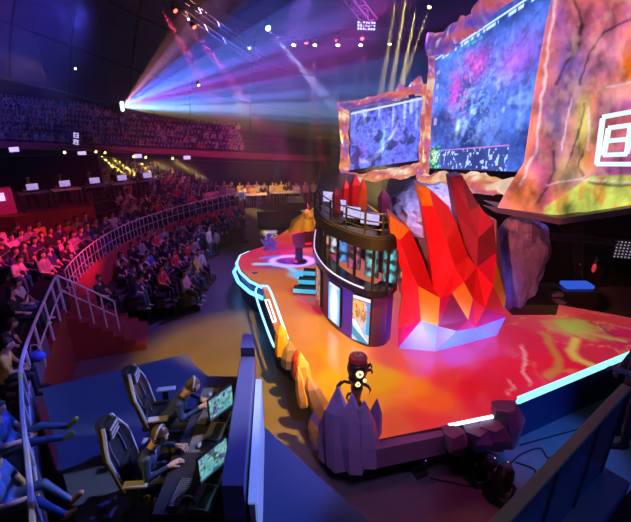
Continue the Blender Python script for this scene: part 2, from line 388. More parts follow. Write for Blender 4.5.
st_body = MB(); st_body.prism(poly, .76, SZ - .06); st_body.prism(POLB, 0, .76); body = struct('floor_stage_base', st_body, 'navy')
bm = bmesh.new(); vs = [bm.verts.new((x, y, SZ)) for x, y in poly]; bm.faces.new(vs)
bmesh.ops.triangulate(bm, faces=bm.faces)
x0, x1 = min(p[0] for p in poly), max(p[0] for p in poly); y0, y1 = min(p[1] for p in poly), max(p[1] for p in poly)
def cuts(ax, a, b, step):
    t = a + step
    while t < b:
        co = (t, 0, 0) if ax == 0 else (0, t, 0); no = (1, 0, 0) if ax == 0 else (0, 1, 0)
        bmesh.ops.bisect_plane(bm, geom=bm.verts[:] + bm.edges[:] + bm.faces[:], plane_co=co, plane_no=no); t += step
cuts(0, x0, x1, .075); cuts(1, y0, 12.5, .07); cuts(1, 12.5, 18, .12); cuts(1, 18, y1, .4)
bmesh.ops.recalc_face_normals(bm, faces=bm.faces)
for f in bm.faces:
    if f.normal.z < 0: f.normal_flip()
me = bpy.data.meshes.new('floor_stage'); bm.to_mesh(me); bm.free(); me.materials.append(M['floor_glow'])
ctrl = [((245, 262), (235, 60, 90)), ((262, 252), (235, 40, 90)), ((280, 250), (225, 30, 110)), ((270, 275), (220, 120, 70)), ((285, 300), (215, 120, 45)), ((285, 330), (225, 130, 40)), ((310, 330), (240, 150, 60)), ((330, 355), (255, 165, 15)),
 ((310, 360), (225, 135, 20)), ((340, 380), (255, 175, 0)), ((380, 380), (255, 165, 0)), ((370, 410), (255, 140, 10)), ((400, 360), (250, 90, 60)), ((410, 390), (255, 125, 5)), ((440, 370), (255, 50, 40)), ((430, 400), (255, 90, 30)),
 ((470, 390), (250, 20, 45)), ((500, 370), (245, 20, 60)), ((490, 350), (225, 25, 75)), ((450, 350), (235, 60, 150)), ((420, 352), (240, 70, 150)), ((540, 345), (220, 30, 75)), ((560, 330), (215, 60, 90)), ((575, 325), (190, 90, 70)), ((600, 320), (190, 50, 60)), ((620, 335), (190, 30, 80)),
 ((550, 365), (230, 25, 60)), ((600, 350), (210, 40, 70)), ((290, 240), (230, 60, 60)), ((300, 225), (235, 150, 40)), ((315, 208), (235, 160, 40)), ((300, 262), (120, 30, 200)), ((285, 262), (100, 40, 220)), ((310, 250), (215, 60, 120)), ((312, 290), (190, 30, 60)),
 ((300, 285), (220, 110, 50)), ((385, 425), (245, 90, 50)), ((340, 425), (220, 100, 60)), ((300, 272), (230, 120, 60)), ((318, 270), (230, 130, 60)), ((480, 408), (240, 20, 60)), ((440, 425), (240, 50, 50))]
cp = np.array([[*G(a, b, SZ)][:2] for (a, b), c in ctrl]); cc = np.array([srgb(*c) for a, c in ctrl])  # orange and red stage lighting put into the floor's own glow colours
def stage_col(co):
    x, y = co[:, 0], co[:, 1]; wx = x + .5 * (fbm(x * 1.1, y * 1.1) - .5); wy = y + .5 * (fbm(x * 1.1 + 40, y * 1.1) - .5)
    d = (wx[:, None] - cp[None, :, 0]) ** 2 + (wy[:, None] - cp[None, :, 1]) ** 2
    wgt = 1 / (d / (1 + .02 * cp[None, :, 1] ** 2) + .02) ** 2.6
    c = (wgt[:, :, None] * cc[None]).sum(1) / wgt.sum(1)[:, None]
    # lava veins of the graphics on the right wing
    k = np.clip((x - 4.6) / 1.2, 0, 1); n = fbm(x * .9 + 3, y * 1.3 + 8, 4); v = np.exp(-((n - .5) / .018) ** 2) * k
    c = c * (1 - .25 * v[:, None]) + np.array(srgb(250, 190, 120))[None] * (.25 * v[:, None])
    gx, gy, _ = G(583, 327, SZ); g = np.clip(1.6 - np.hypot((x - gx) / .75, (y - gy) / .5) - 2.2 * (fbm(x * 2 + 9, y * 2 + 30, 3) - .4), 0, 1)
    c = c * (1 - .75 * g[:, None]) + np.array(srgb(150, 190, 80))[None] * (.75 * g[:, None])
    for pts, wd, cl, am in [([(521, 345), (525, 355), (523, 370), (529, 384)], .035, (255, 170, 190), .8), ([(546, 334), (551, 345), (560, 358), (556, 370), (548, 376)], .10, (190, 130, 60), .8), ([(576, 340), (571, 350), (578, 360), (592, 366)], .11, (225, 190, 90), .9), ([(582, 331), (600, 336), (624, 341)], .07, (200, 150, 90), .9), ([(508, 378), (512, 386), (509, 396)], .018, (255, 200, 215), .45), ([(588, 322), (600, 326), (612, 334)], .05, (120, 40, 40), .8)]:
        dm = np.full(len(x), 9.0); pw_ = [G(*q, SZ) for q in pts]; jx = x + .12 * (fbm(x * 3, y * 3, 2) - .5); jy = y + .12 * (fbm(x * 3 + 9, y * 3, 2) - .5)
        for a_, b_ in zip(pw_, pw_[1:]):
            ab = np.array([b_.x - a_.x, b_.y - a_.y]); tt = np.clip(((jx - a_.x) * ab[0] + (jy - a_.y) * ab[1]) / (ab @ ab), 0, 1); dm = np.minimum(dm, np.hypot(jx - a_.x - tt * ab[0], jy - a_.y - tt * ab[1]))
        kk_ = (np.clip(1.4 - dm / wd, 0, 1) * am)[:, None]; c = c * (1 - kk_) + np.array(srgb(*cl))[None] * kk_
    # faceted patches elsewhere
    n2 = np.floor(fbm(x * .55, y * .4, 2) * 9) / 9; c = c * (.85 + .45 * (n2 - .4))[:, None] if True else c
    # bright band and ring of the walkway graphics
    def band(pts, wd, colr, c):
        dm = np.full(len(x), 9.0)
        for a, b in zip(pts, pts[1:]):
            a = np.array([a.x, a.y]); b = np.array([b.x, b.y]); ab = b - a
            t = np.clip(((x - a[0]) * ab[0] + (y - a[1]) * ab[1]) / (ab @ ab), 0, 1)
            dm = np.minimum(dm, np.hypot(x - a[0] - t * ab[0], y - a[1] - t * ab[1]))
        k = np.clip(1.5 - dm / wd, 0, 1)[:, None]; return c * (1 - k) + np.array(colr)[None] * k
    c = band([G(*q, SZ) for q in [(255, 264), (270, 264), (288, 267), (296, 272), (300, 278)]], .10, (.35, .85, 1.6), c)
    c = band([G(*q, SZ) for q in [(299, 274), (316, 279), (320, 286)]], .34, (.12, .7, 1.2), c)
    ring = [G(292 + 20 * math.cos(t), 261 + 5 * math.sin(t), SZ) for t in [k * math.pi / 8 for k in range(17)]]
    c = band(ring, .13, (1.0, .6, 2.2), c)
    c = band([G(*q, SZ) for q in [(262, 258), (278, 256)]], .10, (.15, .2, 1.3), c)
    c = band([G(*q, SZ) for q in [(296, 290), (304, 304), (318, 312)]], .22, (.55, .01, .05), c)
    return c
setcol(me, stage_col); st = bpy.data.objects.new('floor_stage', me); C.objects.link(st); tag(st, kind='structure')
# light strips on the stage edges
def striplight(name, pts, r, m, label, grp=None):
    mb = MB(); mb.tube(pts, r, 6); o = mb.build(name, m); tag(o, label, 'light strip', grp); return o
e = [G(518, 398, SZ), G(631, 352, SZ), Vector((12, 10.45, SZ))]
mb = MB()
for a, b in zip(e, e[1:]):
    n = Vector((b.y - a.y, a.x - b.x, 0)).normalized() * .05; mb.add([a + n + Vector((0, 0, -.12)), b + n + Vector((0, 0, -.12)), b + n, a + n, a - n * .5 + Vector((0, 0, -.12)), b - n * .5 + Vector((0, 0, -.12)), b - n * .5 + Vector((0, 0, .015)), a - n * .5 + Vector((0, 0, .015))], [(0, 1, 2, 3), (4, 7, 6, 5), (3, 2, 6, 7), (0, 4, 5, 1), (0, 3, 7, 4), (1, 5, 6, 2)])
tag(mb.build('light_strip', 'led_cyan'), 'long bright blue light strip along the front edge of the right stage wing', 'light strip')
striplight('light_strip', [G(506, 412, SZ) + Vector((.0, -.03, 0)), G(518, 398, SZ) + Vector((.03, -.03, 0))], .03, 'led_blue', 'short blue light strip on the corner behind the purple rock')
striplight('light_strip', [G(448, 426, SZ) + Vector((0, -.02, .03)), G(492, 417, SZ) + Vector((0, -.02, .03))], .035, 'led_white', 'short white light strip on the front lip of the red stage')
tipl = [p + (p - G(258, 262, SZ)).normalized() * .07 for p in tip[:6]]
striplight('light_strip', [p + Vector((0, 0, -.06)) for p in tipl], .05, 'led_cyan', 'upper curved cyan light tube around the rounded stage tip')
striplight('light_strip', [p + (p - G(258, 262, SZ)).normalized() * .12 + Vector((0, 0, -.42)) for p in tipl], .07, 'led_blue', 'lower curved blue light tube around the rounded stage tip')
lp = [G(258, 286, 1.05), G(256, 296, 1.0), G(272, 342, 1.0), G(277, 344, 1.0), G(286, 338, SZ + .04), G(286, 334, SZ + .04), G(270, 290, SZ + .04), G(264, 286, SZ + .04), G(258, 286, 1.05)]
striplight('light_loop', smooth_path(lp, 4), .035, 'led_cyan', 'long rounded cyan light loop on the left edge of the walkway')
lp2 = [G(265, 300, SZ + .03), G(273, 322, SZ + .03), G(276, 321, SZ + .03), G(269, 300, SZ + .03), G(265, 300, SZ + .03)]
striplight('light_loop', lp2, .02, 'led_white', 'small pale light loop inside the long cyan one')
# ledges and skirting of the stage front
mb = MB(); a, b = G(372, 441, SZ), G(448, 428, SZ); n = Vector((-.15, -1, 0)).normalized()
mb.add([a + n * .02, b + n * .02, b + n * .17, a + n * .22, *[p + Vector((0, 0, -.45)) for p in (a + n * .02, b + n * .02, b + n * .17, a + n * .22)]], [(0, 1, 2, 3), (4, 7, 6, 5), (0, 4, 5, 1), (1, 5, 6, 2), (2, 6, 7, 3), (3, 7, 4, 0)])
struct('trim_stage_ledge', mb, 'skirt')

# rocks and crystals -------------------------------------------
def loft(mb, centers, radii, n=6, jit=.12, seed=0, mi=None, twist=.25, squash=.8):
    """faceted rock column: irregular rings around a bent axis"""
    rnd = random.Random(seed); rings = []; base = [1 + rnd.uniform(-jit, jit) for _ in range(n)]
    for i, (c, r_) in enumerate(zip(centers, radii)):
        c = Vector(c); g = []
        for k in range(n):
            a = 2 * math.pi * k / n + twist * i + rnd.uniform(-jit, jit); q = r_ * base[k] * (1 + rnd.uniform(-jit, jit))
            g.append(c + Vector((math.cos(a) * q, math.sin(a) * q * squash, rnd.uniform(-.1, .1) * r_)))
        rings.append(g)
    vs = [v for g in rings for v in g]
    for i in range(len(rings) - 1):
        for k in range(n):
            a, b, c2, d = i * n + k, i * n + (k + 1) % n, (i + 1) * n + (k + 1) % n, (i + 1) * n + k
            m_ = mi(i, k, rnd) if mi else 0
            if rnd.random() < .5: mb.add([vs[a], vs[b], vs[c2]], [(0, 1, 2)], m_); mb.add([vs[a], vs[c2], vs[d]], [(0, 1, 2)], m_)
            else: mb.add([vs[a], vs[b], vs[d]], [(0, 1, 2)], m_); mb.add([vs[b], vs[c2], vs[d]], [(0, 1, 2)], m_)
    mb.add(rings[0], [tuple(range(n))[::-1]], mi(0, 0, rnd) if mi else 0); mb.add(rings[-1], [tuple(range(n))], mi(len(rings) - 2, 0, rnd) if mi else 0)
CR = ['crystal_red', 'crystal_orange', 'crystal_dark', 'crystal_grey', 'crystal_white', 'crystal_crimson']
hand = empty('crystal_hand', (3.6, 9.5, SZ), 0, 'giant faceted red and orange crystal claw of upright spikes on the stage', 'stage decoration')
B45, B47, B48, B50 = G(398, 348, SZ), G(435, 351.5, SZ), G(497, 335, SZ), G(466, 343.5, SZ)
HV = {0: (388, 214, 8.95), 1: (410, 229, 9.1), 2: (391, 237, 9.0), 'r1': (400, 240, 8.75), 'r2': (410, 268, 8.65), 'r3': (418, 286, 8.6), 4: (402, 272, 8.95), 5: (403, 299, 8.9), 6: (423, 259, 9.05), 7: (433, 287, 8.95),
 8: (415, 184, 9.45), 9: (429, 188, 9.4), 10: (422, 206, 9.4), 11: (429, 244, 9.25), 12: (433, 206, 9.05), 13: (446, 240, 8.85), 14: (455, 268, 8.7), 15: (448, 206, 9.35), 16: (457, 224, 9.25), 17: (468, 256, 9.1),
 18: (464, 282, 8.6), 19: (452, 293, 8.62), 20: (473, 299, 8.65), 21: (468, 320, 8.7), 22: (450, 177, 9.9), 23: (462, 175, 9.85), 24: (457, 214, 9.65), 25: (459, 236, 9.45), 26: (477, 267, 9.0), 27: (479, 206, 9.7), 28: (494, 223, 9.5), 29: (497, 252, 9.3), 30: (469, 212, 9.35), 31: (478, 238, 9.1),
 32: (496.5, 220, 9.45), 33: (500, 245, 9.4), 34: (496, 261, 9.05), 35: (506, 298, 9.2), 36: (504, 309, 9.1), 37: (493, 285, 8.85), 39: (440, 298, 8.55), 40: (421, 321, 8.55), 41: (438, 326, 8.5), 42: (457, 331, 8.55), 43: (485, 308, 8.7), 44: (475, 328, 8.75), 46: (398, 328, 8.8), 49: (506, 317, 9.15)}
HP = {k: P(*v) for k, v in HV.items()}; HP[45], HP[47], HP[48], HP[50] = B45, B47, B48, B50
r1, r2, r3 = 'r1', 'r2', 'r3'
def facets(name, tris, lab, th=.55, parent=hand):
    """closed faceted rock: front facets, the same outline set back by th, and the sides between"""
    ks = sorted({k for t in tris for k in t[:3]}, key=str); ix = {k: i for i, k in enumerate(ks)}; n = len(ks); off = Vector(parent.location); ctr = sum((HP[k] for k in ks), Vector()) / n
    fr = [HP[k] - off for k in ks]; bk = [(HP[k] + Vector(((ctr.x - HP[k].x) * .12, th, 0))) - off for k in ks]
    mb = MB(); cnt = {}
    for t in tris:
        for e in ((t[0], t[1]), (t[1], t[2]), (t[2], t[0])): cnt.setdefault(frozenset(e), []).append((e, t[3]))
    vs = fr + bk; fs = []; ms = []
    for t in tris: a, b_, c_ = (ix[k] for k in t[:3]); fs += [(a, b_, c_), (n + c_, n + b_, n + a)]; ms += [t[3], t[3]]
    for e, L in cnt.items():
        if len(L) == 1: (a, b_), m_ = L[0]; a, b_ = ix[a], ix[b_]; fs.append((b_, a, n + a, n + b_)); ms.append(m_)
    for f, m_ in zip(fs, ms): mb.f.append(f); mb.m.append(m_)
    mb.v = [tuple(v) for v in vs]; o = mb.build(name, CR, parent)
    if lab: o['label'] = lab
    return o
facets('spike', [(0, 1, r1, 1), (0, r1, 2, 1), (2, r1, 4, 0), (r1, r2, 4, 0), (r1, 1, 6, 0), (r1, 6, r2, 0), (r2, 6, 7, 0), (r2, r3, 4, 0), (r3, 5, 4, 0), (r2, 7, r3, 0)], 'left red spike with an orange tip')
facets('spike', [(8, 9, 12, 1), (8, 12, 10, 1), (9, 15, 12, 0), (10, 12, 11, 0), (12, 13, 11, 0), (12, 15, 13, 0), (15, 16, 13, 0), (13, 16, 17, 0), (13, 17, 14, 0), (11, 13, 7, 0), (13, 14, 7, 0), (14, 17, 18, 0), (14, 18, 19, 0), (14, 19, 39, 0), (14, 39, 7, 0)], 'tallest red spike with an orange tip')
facets('spike', [(22, 23, 30, 2), (22, 30, 24, 2), (23, 27, 30, 2), (24, 30, 31, 2), (24, 31, 25, 2), (30, 27, 31, 5), (27, 28, 31, 5), (28, 29, 31, 2), (25, 31, 26, 2), (31, 29, 26, 2), (25, 26, 17, 2), (16, 25, 17, 2)], 'dark red curved spike')
facets('spike', [(32, 33, 34, 3), (32, 34, 29, 3), (28, 32, 29, 3), (29, 34, 37, 5), (26, 29, 37, 5), (34, 35, 37, 1), (37, 35, 36, 1), (33, 35, 34, 3), (26, 37, 43, 0), (37, 36, 43, 0)], 'short grey and orange spike')
facets('foot', [(r3, 7, 39, 0), (r3, 39, 40, 1), (r3, 40, 5, 0), (5, 40, 46, 0), (46, 40, 45, 5), (40, 47, 45, 3), (40, 41, 47, 4), (39, 41, 40, 1), (39, 19, 41, 5), (19, 21, 41, 2), (41, 21, 42, 2), (41, 42, 47, 3), (42, 50, 47, 4), (21, 44, 42, 5), (42, 44, 50, 4), (44, 48, 50, 4), (20, 44, 21, 5), (20, 43, 44, 0), (18, 26, 20, 0), (17, 26, 18, 0), (26, 43, 20, 0), (43, 49, 44, 5), (43, 36, 49, 0), (44, 49, 48, 3)], 'wide faceted foot, white at the bottom', .75)  # blue-white base light partly put into the lower facet colours
facets('inset_facet', [(18, 20, 19, 1), (19, 20, 21, 1)], 'orange diamond facet', .3)
spot((2.5, 7.7, 1.35), (2.7, 9.0, 1.6), (.2, .35, 1), 170, 100, .9, .25, 'floor_uplight'); spot((3.7, 7.7, 1.35), (3.6, 9.2, 1.5), (.15, .3, 1), 170, 100, .9, .25, 'floor_uplight'); spot((4.9, 8.2, 1.35), (4.5, 9.4, 1.5), (.1, .25, 1), 170, 100, .9, .25, 'floor_uplight')

def crystal(name, base, top, r_, m, label, n=6, seed=1, grp=None, ms=None, mi=None):
    mb = MB(); b, t = Vector(base), Vector(top); ax = t - b
    loft(mb, [Vector((0, 0, 0)), ax * .35, ax * .72, ax], [r_, r_ * 1.05, r_ * .82, r_ * .08], n, .1, seed, mi, .05, .9)
    o = mb.build(name, ms or m); o.location = b; tag(o, label, 'rock decoration', grp); return o
# cluster at the stage corner
CL = [((327, 458), (331, 400), .17, 6.05, 'crystal_grey', 'narrow purple crystal at the left of the big cluster on the stage corner'),
      ((340, 464), (338, 387), .27, 5.75, 'crystal_grey', 'tallest pale-tipped crystal of the cluster on the stage corner'),
      ((355, 466), (352, 394), .25, 5.6, 'crystal_grey', 'broad purple crystal in the middle of the cluster on the stage corner'),
      ((368, 462), (364, 401), .22, 5.55, 'crystal_grey', 'purple crystal right of the middle of the corner cluster'),
      ((372, 452), (377, 399), .15, 5.75, 'rock_purple', 'dark leaning crystal at the right of the cluster on the stage corner'),
      ((318, 446), (313, 412), .14, 6.3, 'crystal_grey', 'stubby crystal at the outer left foot of the corner cluster')]
for k, (b, t, r_, Y, m, lab) in enumerate(CL):
    crystal('crystal', P(b[0], b[1], Y), P(t[0], t[1], Y + .08), r_, m, lab, seed=30 + k, grp='crystals of the corner cluster')
EDG = [((283, 346), (281, 324), .17, 'gold-lit pointed rock at the end of the cyan light loop', 'crystal_gold'),
       ((292, 358), (290, 341), .18, 'small violet-grey rock behind the golden slabs', 'crystal_grey'),
       ((300, 368), (296, 350), .15, 'small dark red rock on the stage edge beside the golden slab', 'crystal_dark'),
       ((309, 384), (300, 352), .17, 'upper golden slab rock on the left stage edge', 'crystal_gold'),
       ((324, 405), (308, 376), .18, 'lower golden slab rock on the left stage edge, next to the corner cluster', 'crystal_gold'),
       ((306, 396), (298, 366), .11, 'thin golden rock on the outer side of the upper slab', 'crystal_gold')]
for k, (b, t, r_, lab, m) in enumerate(EDG):
    bb = G(b[0], b[1], SZ) - Vector((0.05, 0, .25)); tt = P(t[0], t[1], bb.y + .1)
    crystal('edge_rock', bb, tt, r_, m, lab, seed=50 + k, grp='rocks along the left stage edge')
bb = G(320, 446, .4); crystal('edge_rock', bb, P(311, 420, bb.y), .13, 'crystal_gold', 'rounded golden rock low on the stage side left of the cluster', seed=66, grp='rocks along the left stage edge')
# cladding along the front
FR = [((508, 446), (505, 404), 6.27, .30, 'large purple rock on the stage corner beside the white light strip'),
      ((495, 446), (490, 421), 6.1, .30, 'purple wedge rock under the red stage lip, beside the corner rock'),
      ((477, 448), (476, 426), 6.0, .30, 'dark purple wedge rock under the white light strip'),
      ((455, 452), (452, 430), 5.82, .28, 'dark purple wedge rock where the grey ledge ends')]
for k, (b, t, Y, r_, lab) in enumerate(FR):
    bb = P(b[0], b[1], Y); tt = P(t[0], t[1], Y); mb = MB(); ax = tt - bb; loft(mb, [Vector((0, 0, 0)), ax * .55, ax * .95], [r_ * .55, r_ * 1.1, r_ * .8], 6, .15, 70 + k)
    o = mb.build('cladding_rock', 'skirt'); o.location = bb; tag(o, lab, 'rock decoration', 'rocks cladding the stage front')
# wrinkled boulders
def boulder(name, c, r_, m, label, seed, amp=.16, frq=2.2, nu=40, nv=26):
    mb = MB(); sd = Vector((seed * 3.1, 0, 0))
    mb.ball((0, 0, 0), r_, nu, nv, fn=lambda d: 1 + amp * (abs(noise.noise(d * frq + sd)) * 2 - .5) + amp * .35 * noise.noise(d * frq * 3 + sd))
    o = mb.build(name, m); o.location = c; tag(o, label, 'rock decoration'); return o
boulder('domed_rock', P(430, 224, 12.3), (1.6, 1.0, 1.3), 'rock_lilac', 'crinkled lilac and white domed rock behind the red crystal claw', 1, .16, 3)
boulder('boulder', P(517, 262, 10.6), (.78, .6, 1.42), 'rock_purple', 'tall wrinkled purple boulder right of the red crystal claw', 4, .16, 1.6)
mb = MB(); q = P(522, 330, 10.8); mb.box((q.x, 10.8, SZ + .17), (1.3, .9, .34)); tag(mb.build('plinth', 'black_plastic', bevel=.02), 'low black plinth under the tall purple boulder', 'plinth')
q = P(432, 262, 12.3); mb = MB(); mb.box((q.x, 12.3, (SZ + q.z) / 2 + .1), (2.0, 1.2, q.z - SZ + .3)); tag(mb.build('plinth', 'black_plastic', bevel=.02), 'black block carrying the domed lilac rock', 'plinth')
spot((4.5, 9.6, 7), P(432, 225, 12), (.5, .5, 1), 1100, 40, .6); spot((8, 7.5, 6), P(520, 262, 10.6), (.5, .35, 1), 2600, 30, .6)

# totem ---------------------------------------------------------
tb = G(356, 404, SZ); tot = empty('totem', tb, 0, 'dark carved totem with round yellow lamp eyes standing behind the crystal cluster', 'stage decoration')
H_ = 1.18
mb = MB(); mb.lathe((0, 0, 0), [(.13, 0), (.11, .06), (.08, .1), (.09, .2), (.11, .32), (.13, .42), (.10, .5), (.15, .56), (.18, .64), (.12, .68), (.19, .76), (.215, .88), (.19, 1.0), (.13, 1.05)], 14); mb.build('post', 'totem', tot, smooth=False)
mb = MB(); mb.lathe((0, 0, 1.03), [(.16, 0), (.19, .05), (.17, .12), (.10, .165), (.03, .18)], 12); mb.build('cap', 'totem_red', tot)
mb = MB(); mb.lathe((0, 0, 1.14), [(.09, 0), (.10, .04), (.05, .07)], 10); mb.build('crest', 'crystal_orange', tot)
def eye(c, r_, ax):
    mb = MB(); mb.lathe((0, 0, 0), [(r_ * 1.3, -.03), (r_ * 1.3, .01), (r_, .02)], 14, axis=ax); o = mb.build('eye_socket', 'totem', tot, loc=c)
    mb = MB(); mb.lathe((0, 0, .02), [(r_, 0), (r_ * .9, .02), (r_ * .5, .035)], 14, axis=None); mb2 = MB(); Q = Vector((0, 0, 1)).rotation_difference(Vector(ax)).to_matrix()
    mb2.add([Q @ Vector(v) for v in mb.v], mb.f); mb2.build('eye', 'eye_lamp', o)
    mb3 = MB(); mb3.lathe((0, 0, .05), [(r_ * .35, 0), (r_ * .3, .012)], 10); mb4 = MB(); mb4.add([Q @ Vector(v) for v in mb3.v], mb3.f); mb4.build('pupil', 'gold', o)
mat('eye_lamp', (.8, .7, .4), .3, emit=(1, .8, .35), es=1.3)
eye((.02, -.19, .87), .075, (.05, -1, .45)); eye((.0, -.14, .60), .055, (0, -1, .5)); eye((.12, -.14, .69), .04, (.5, -1, .4))
for s, (p0, p1, p2, p3) in enumerate([((-.12, 0, .52), (-.26, -.03, .58), (-.34, -.04, .50), (-.33, -.04, .38)), ((-.3, -.03, .57), (-.37, -.04, .5), (-.4, -.04, .47), (-.41, -.04, .43)), ((.12, 0, .5), (.22, -.03, .46), (.27, -.04, .38), (.25, -.04, .28)), ((-.08, -.05, .3), (-.17, -.06, .3), (-.2, -.07, .22), (-.17, -.07, .12)), ((.17, -.02, .9), (.25, -.02, .98), (.27, -.02, .92), (.26, -.02, .86)), ((.17, .0, .82), (.27, -.02, .84), (.29, -.02, .78), (.27, -.02, .74))]):
    mb = MB(); mb.tube([p0, p1, p2, p3], [.035, .03, .022, .008], 6); mb.build('prong', 'totem', tot)

# ------------------------------------------------------------------ caster booth
foot = [Vector(p) for p in [(.25, 18.5, 0), (.12, 15.5, 0), (.0, 12.8, 0), (.03, 11.4, 0), (.33, 10.1, 0), (.78, 9.25, 0), (1.28, 8.72, 0), (1.70, 8.74, 0), (1.95, 9.05, 0)]]
fp = smooth_path(foot, 5)
def wallband(mb, path, z0, z1, th, out=0.0, mi=0):
    n = len(path); N = []
    for i in range(n):
        t = (path[min(i + 1, n - 1)] - path[max(i - 1, 0)]).normalized(); N.append(Vector((t.y, -t.x, 0)) * -1)
    a = [p - N[i] * out for i, p in enumerate(path)]; b = [p + N[i] * (th - out) for i, p in enumerate(path)]
    Z0, Z1 = Vector((0, 0, z0)), Vector((0, 0, z1))
    for A_, B_ in (([p + Z0 for p in a], [p + Z1 for p in a]), ([p + Z1 for p in a], [p + Z1 for p in b]), ([p + Z1 for p in b], [p + Z0 for p in b]), ([p + Z0 for p in b], [p + Z0 for p in a])): strip(mb, A_, B_, mi)
    mb.add([a[0] + Z0, a[0] + Z1, b[0] + Z1, b[0] + Z0], [(0, 1, 2, 3)], mi); mb.add([a[-1] + Z0, a[-1] + Z1, b[-1] + Z1, b[-1] + Z0], [(3, 2, 1, 0)], mi)
booth = empty('caster_booth', (0, 0, 0), 0, 'two-storey curved black and purple commentary booth in the middle of the stage', 'booth')
mb = MB(); wallband(mb, fp, SZ, 2.62, .25); mb.build('base_wall', 'wall_purple', booth)
mb = MB(); wallband(mb, fp, 2.62, 2.78, .45, .08); mb.build('counter_rail', 'blackgloss', booth)
mb = MB(); wallband(mb, fp, 3.78, 4.06, .5, .05); mb.build('upper_beam', 'black', booth)
mb = MB(); wallband(mb, fp, 4.06, 4.10, 1.6, .0); mb.build('upper_deck', 'black_plastic', booth)
mb = MB(); wallband(mb, [p + Vector((1.3, .8, 0)) for p in fp[:36]], 2.5, 3.8, .1); mb.build('inner_wall', 'panel_grey', booth)
for i in (1, 6, 10, 14, 18, 22, 26, 30, 34, 38):
    mb = MB(); p = fp[i]; mb.box(p + Vector((.08, .05, 3.28)), (.07, .07, 1.0)); mb.build('post', 'black_plastic', booth)
for z in (4.25, 4.43, 4.62):
    mb = MB(); mb.tube([p + Vector((.06, .05, z)) for p in fp[:34]], .018, 5); mb.build('guard_bar', 'black_plastic', booth)
for i in range(0, 34, 4):
    mb = MB(); p = fp[i]; mb.box(p + Vector((.06, .05, 4.36)), (.05, .05, .54)); mb.build('guard_post', 'black_plastic', booth)
mb = MB(); mb.tube([p + Vector((-.03, -.04, 2.80)) for p in fp[8:30]], .018, 5); mb.build('edge_light', 'lamp_violet', booth)
# poster screens on the booth
def poster(c, fn, label, nu=24, nv=48):
    c = [Vector(p) for p in c]; o = panel('display', [p for p in c], nu, nv, 'led_screen', fn); n = (c[1] - c[0]).cross(c[3] - c[0]).normalized()
    mb = MB(); k = [p + n * -.005 for p in c]; k2 = [p - n * .06 for p in c]; ctr = sum(k, Vector()) / 4
    k = [ctr + (p - ctr) * 1.04 for p in k]; k2 = [p + (q - p) for p, q in zip(k2, [ctr - n * .055 + (p - ctr) for p in k])]
    mb.add(k + k2, [(0, 1, 2, 3), (4, 7, 6, 5), (0, 4, 5, 1), (1, 5, 6, 2), (2, 6, 7, 3), (3, 7, 4, 0)])
    f = mb.build('poster_display', 'black_plastic'); tag(f, label, 'display'); o.name = 'screen'; o.parent = f; return f
def p1(u, v):
    s = np.exp(-((u - .5) / .28) ** 2 - ((v - .45) / .45) ** 2); t = (v > .92) & (u > .1) & (u < .9)
    c = np.stack([.1 + 1.8 * s, .45 + 1.8 * s, 1.4 + 1.0 * s], -1); c[t] = (1, .8, .7); return c
def p2(u, v):
    n = fbm(u * 4, v * 5, 3); c = np.stack([.2 + .9 * n, .45 + .5 * n, .75 + .2 * n], -1)
    warm = np.clip((v - .3) * 3, 0, 1) * np.clip((.75 - u) * 6, 0, 1); c = c * (1 - warm)[:, None] + np.array([1, .55, .15])[None] * (warm * (.6 + .7 * n))[:, None]
    for (a, b) in ((.3, .65), (.65, .6)):
        d = np.hypot((u - a) / .16, (v - b) / .12); k = (d < 1) & (fbm(u * 12, v * 20, 2) > .42); c[k] = (.55, .22, .06)
    dg = np.abs(v - (.48 - .55 * u)) < .09; c[dg] = (1, 1, 1); dg2 = np.abs(v - (.22 - .3 * u)) < .1; c[dg2] = (.02, .35, .6)
    cy = (u > .82) & (v > .2); c[cy] = (.0, .45, .9); rdm = np.clip((fbm(u * 10 + 3, v * 14 + 5, 2) - .6) * 9, 0, 1) * (v > .45); c = c * (1 - rdm[:, None]) + rdm[:, None] * np.array([.75, .12, .15])[None]
    c[(v > .93)] = (1, .9, .95); c[(v > .9) & (v < .93)] = (.05, .03, .08); return c
def booth_quad(ia, ib, z0, z1, out=.05):
    a, b = fp[ia], fp[ib]; t = (b - a).normalized(); n = Vector((t.y, -t.x, 0)); a = a + n * out; b = b + n * out
    m_ = (fp[(ia + ib) // 2] - (fp[ia] + fp[ib]) / 2).dot(n); a += n * m_; b += n * m_
    return [a + Vector((0, 0, z0)), b + Vector((0, 0, z0)), b + Vector((0, 0, z1)), a + Vector((0, 0, z1))]
poster(booth_quad(21, 24, 1.38, 2.5), p1, 'narrow glowing white and blue poster screen on the purple booth wall')
poster(booth_quad(27, 31, 1.30, 2.55), p2, 'wide poster screen with orange and cyan artwork on the purple booth wall', 40, 60)
poster(booth_quad(16, 18, 1.38, 2.5), lambda u, v: np.stack([.8 * fbm(u * 6, v * 9), .05 + .35 * (fbm(u * 8, v * 14) > .55), .25 * fbm(u * 5 + 4, v * 9)], -1), 'red poster screen on the far left bend of the booth wall')
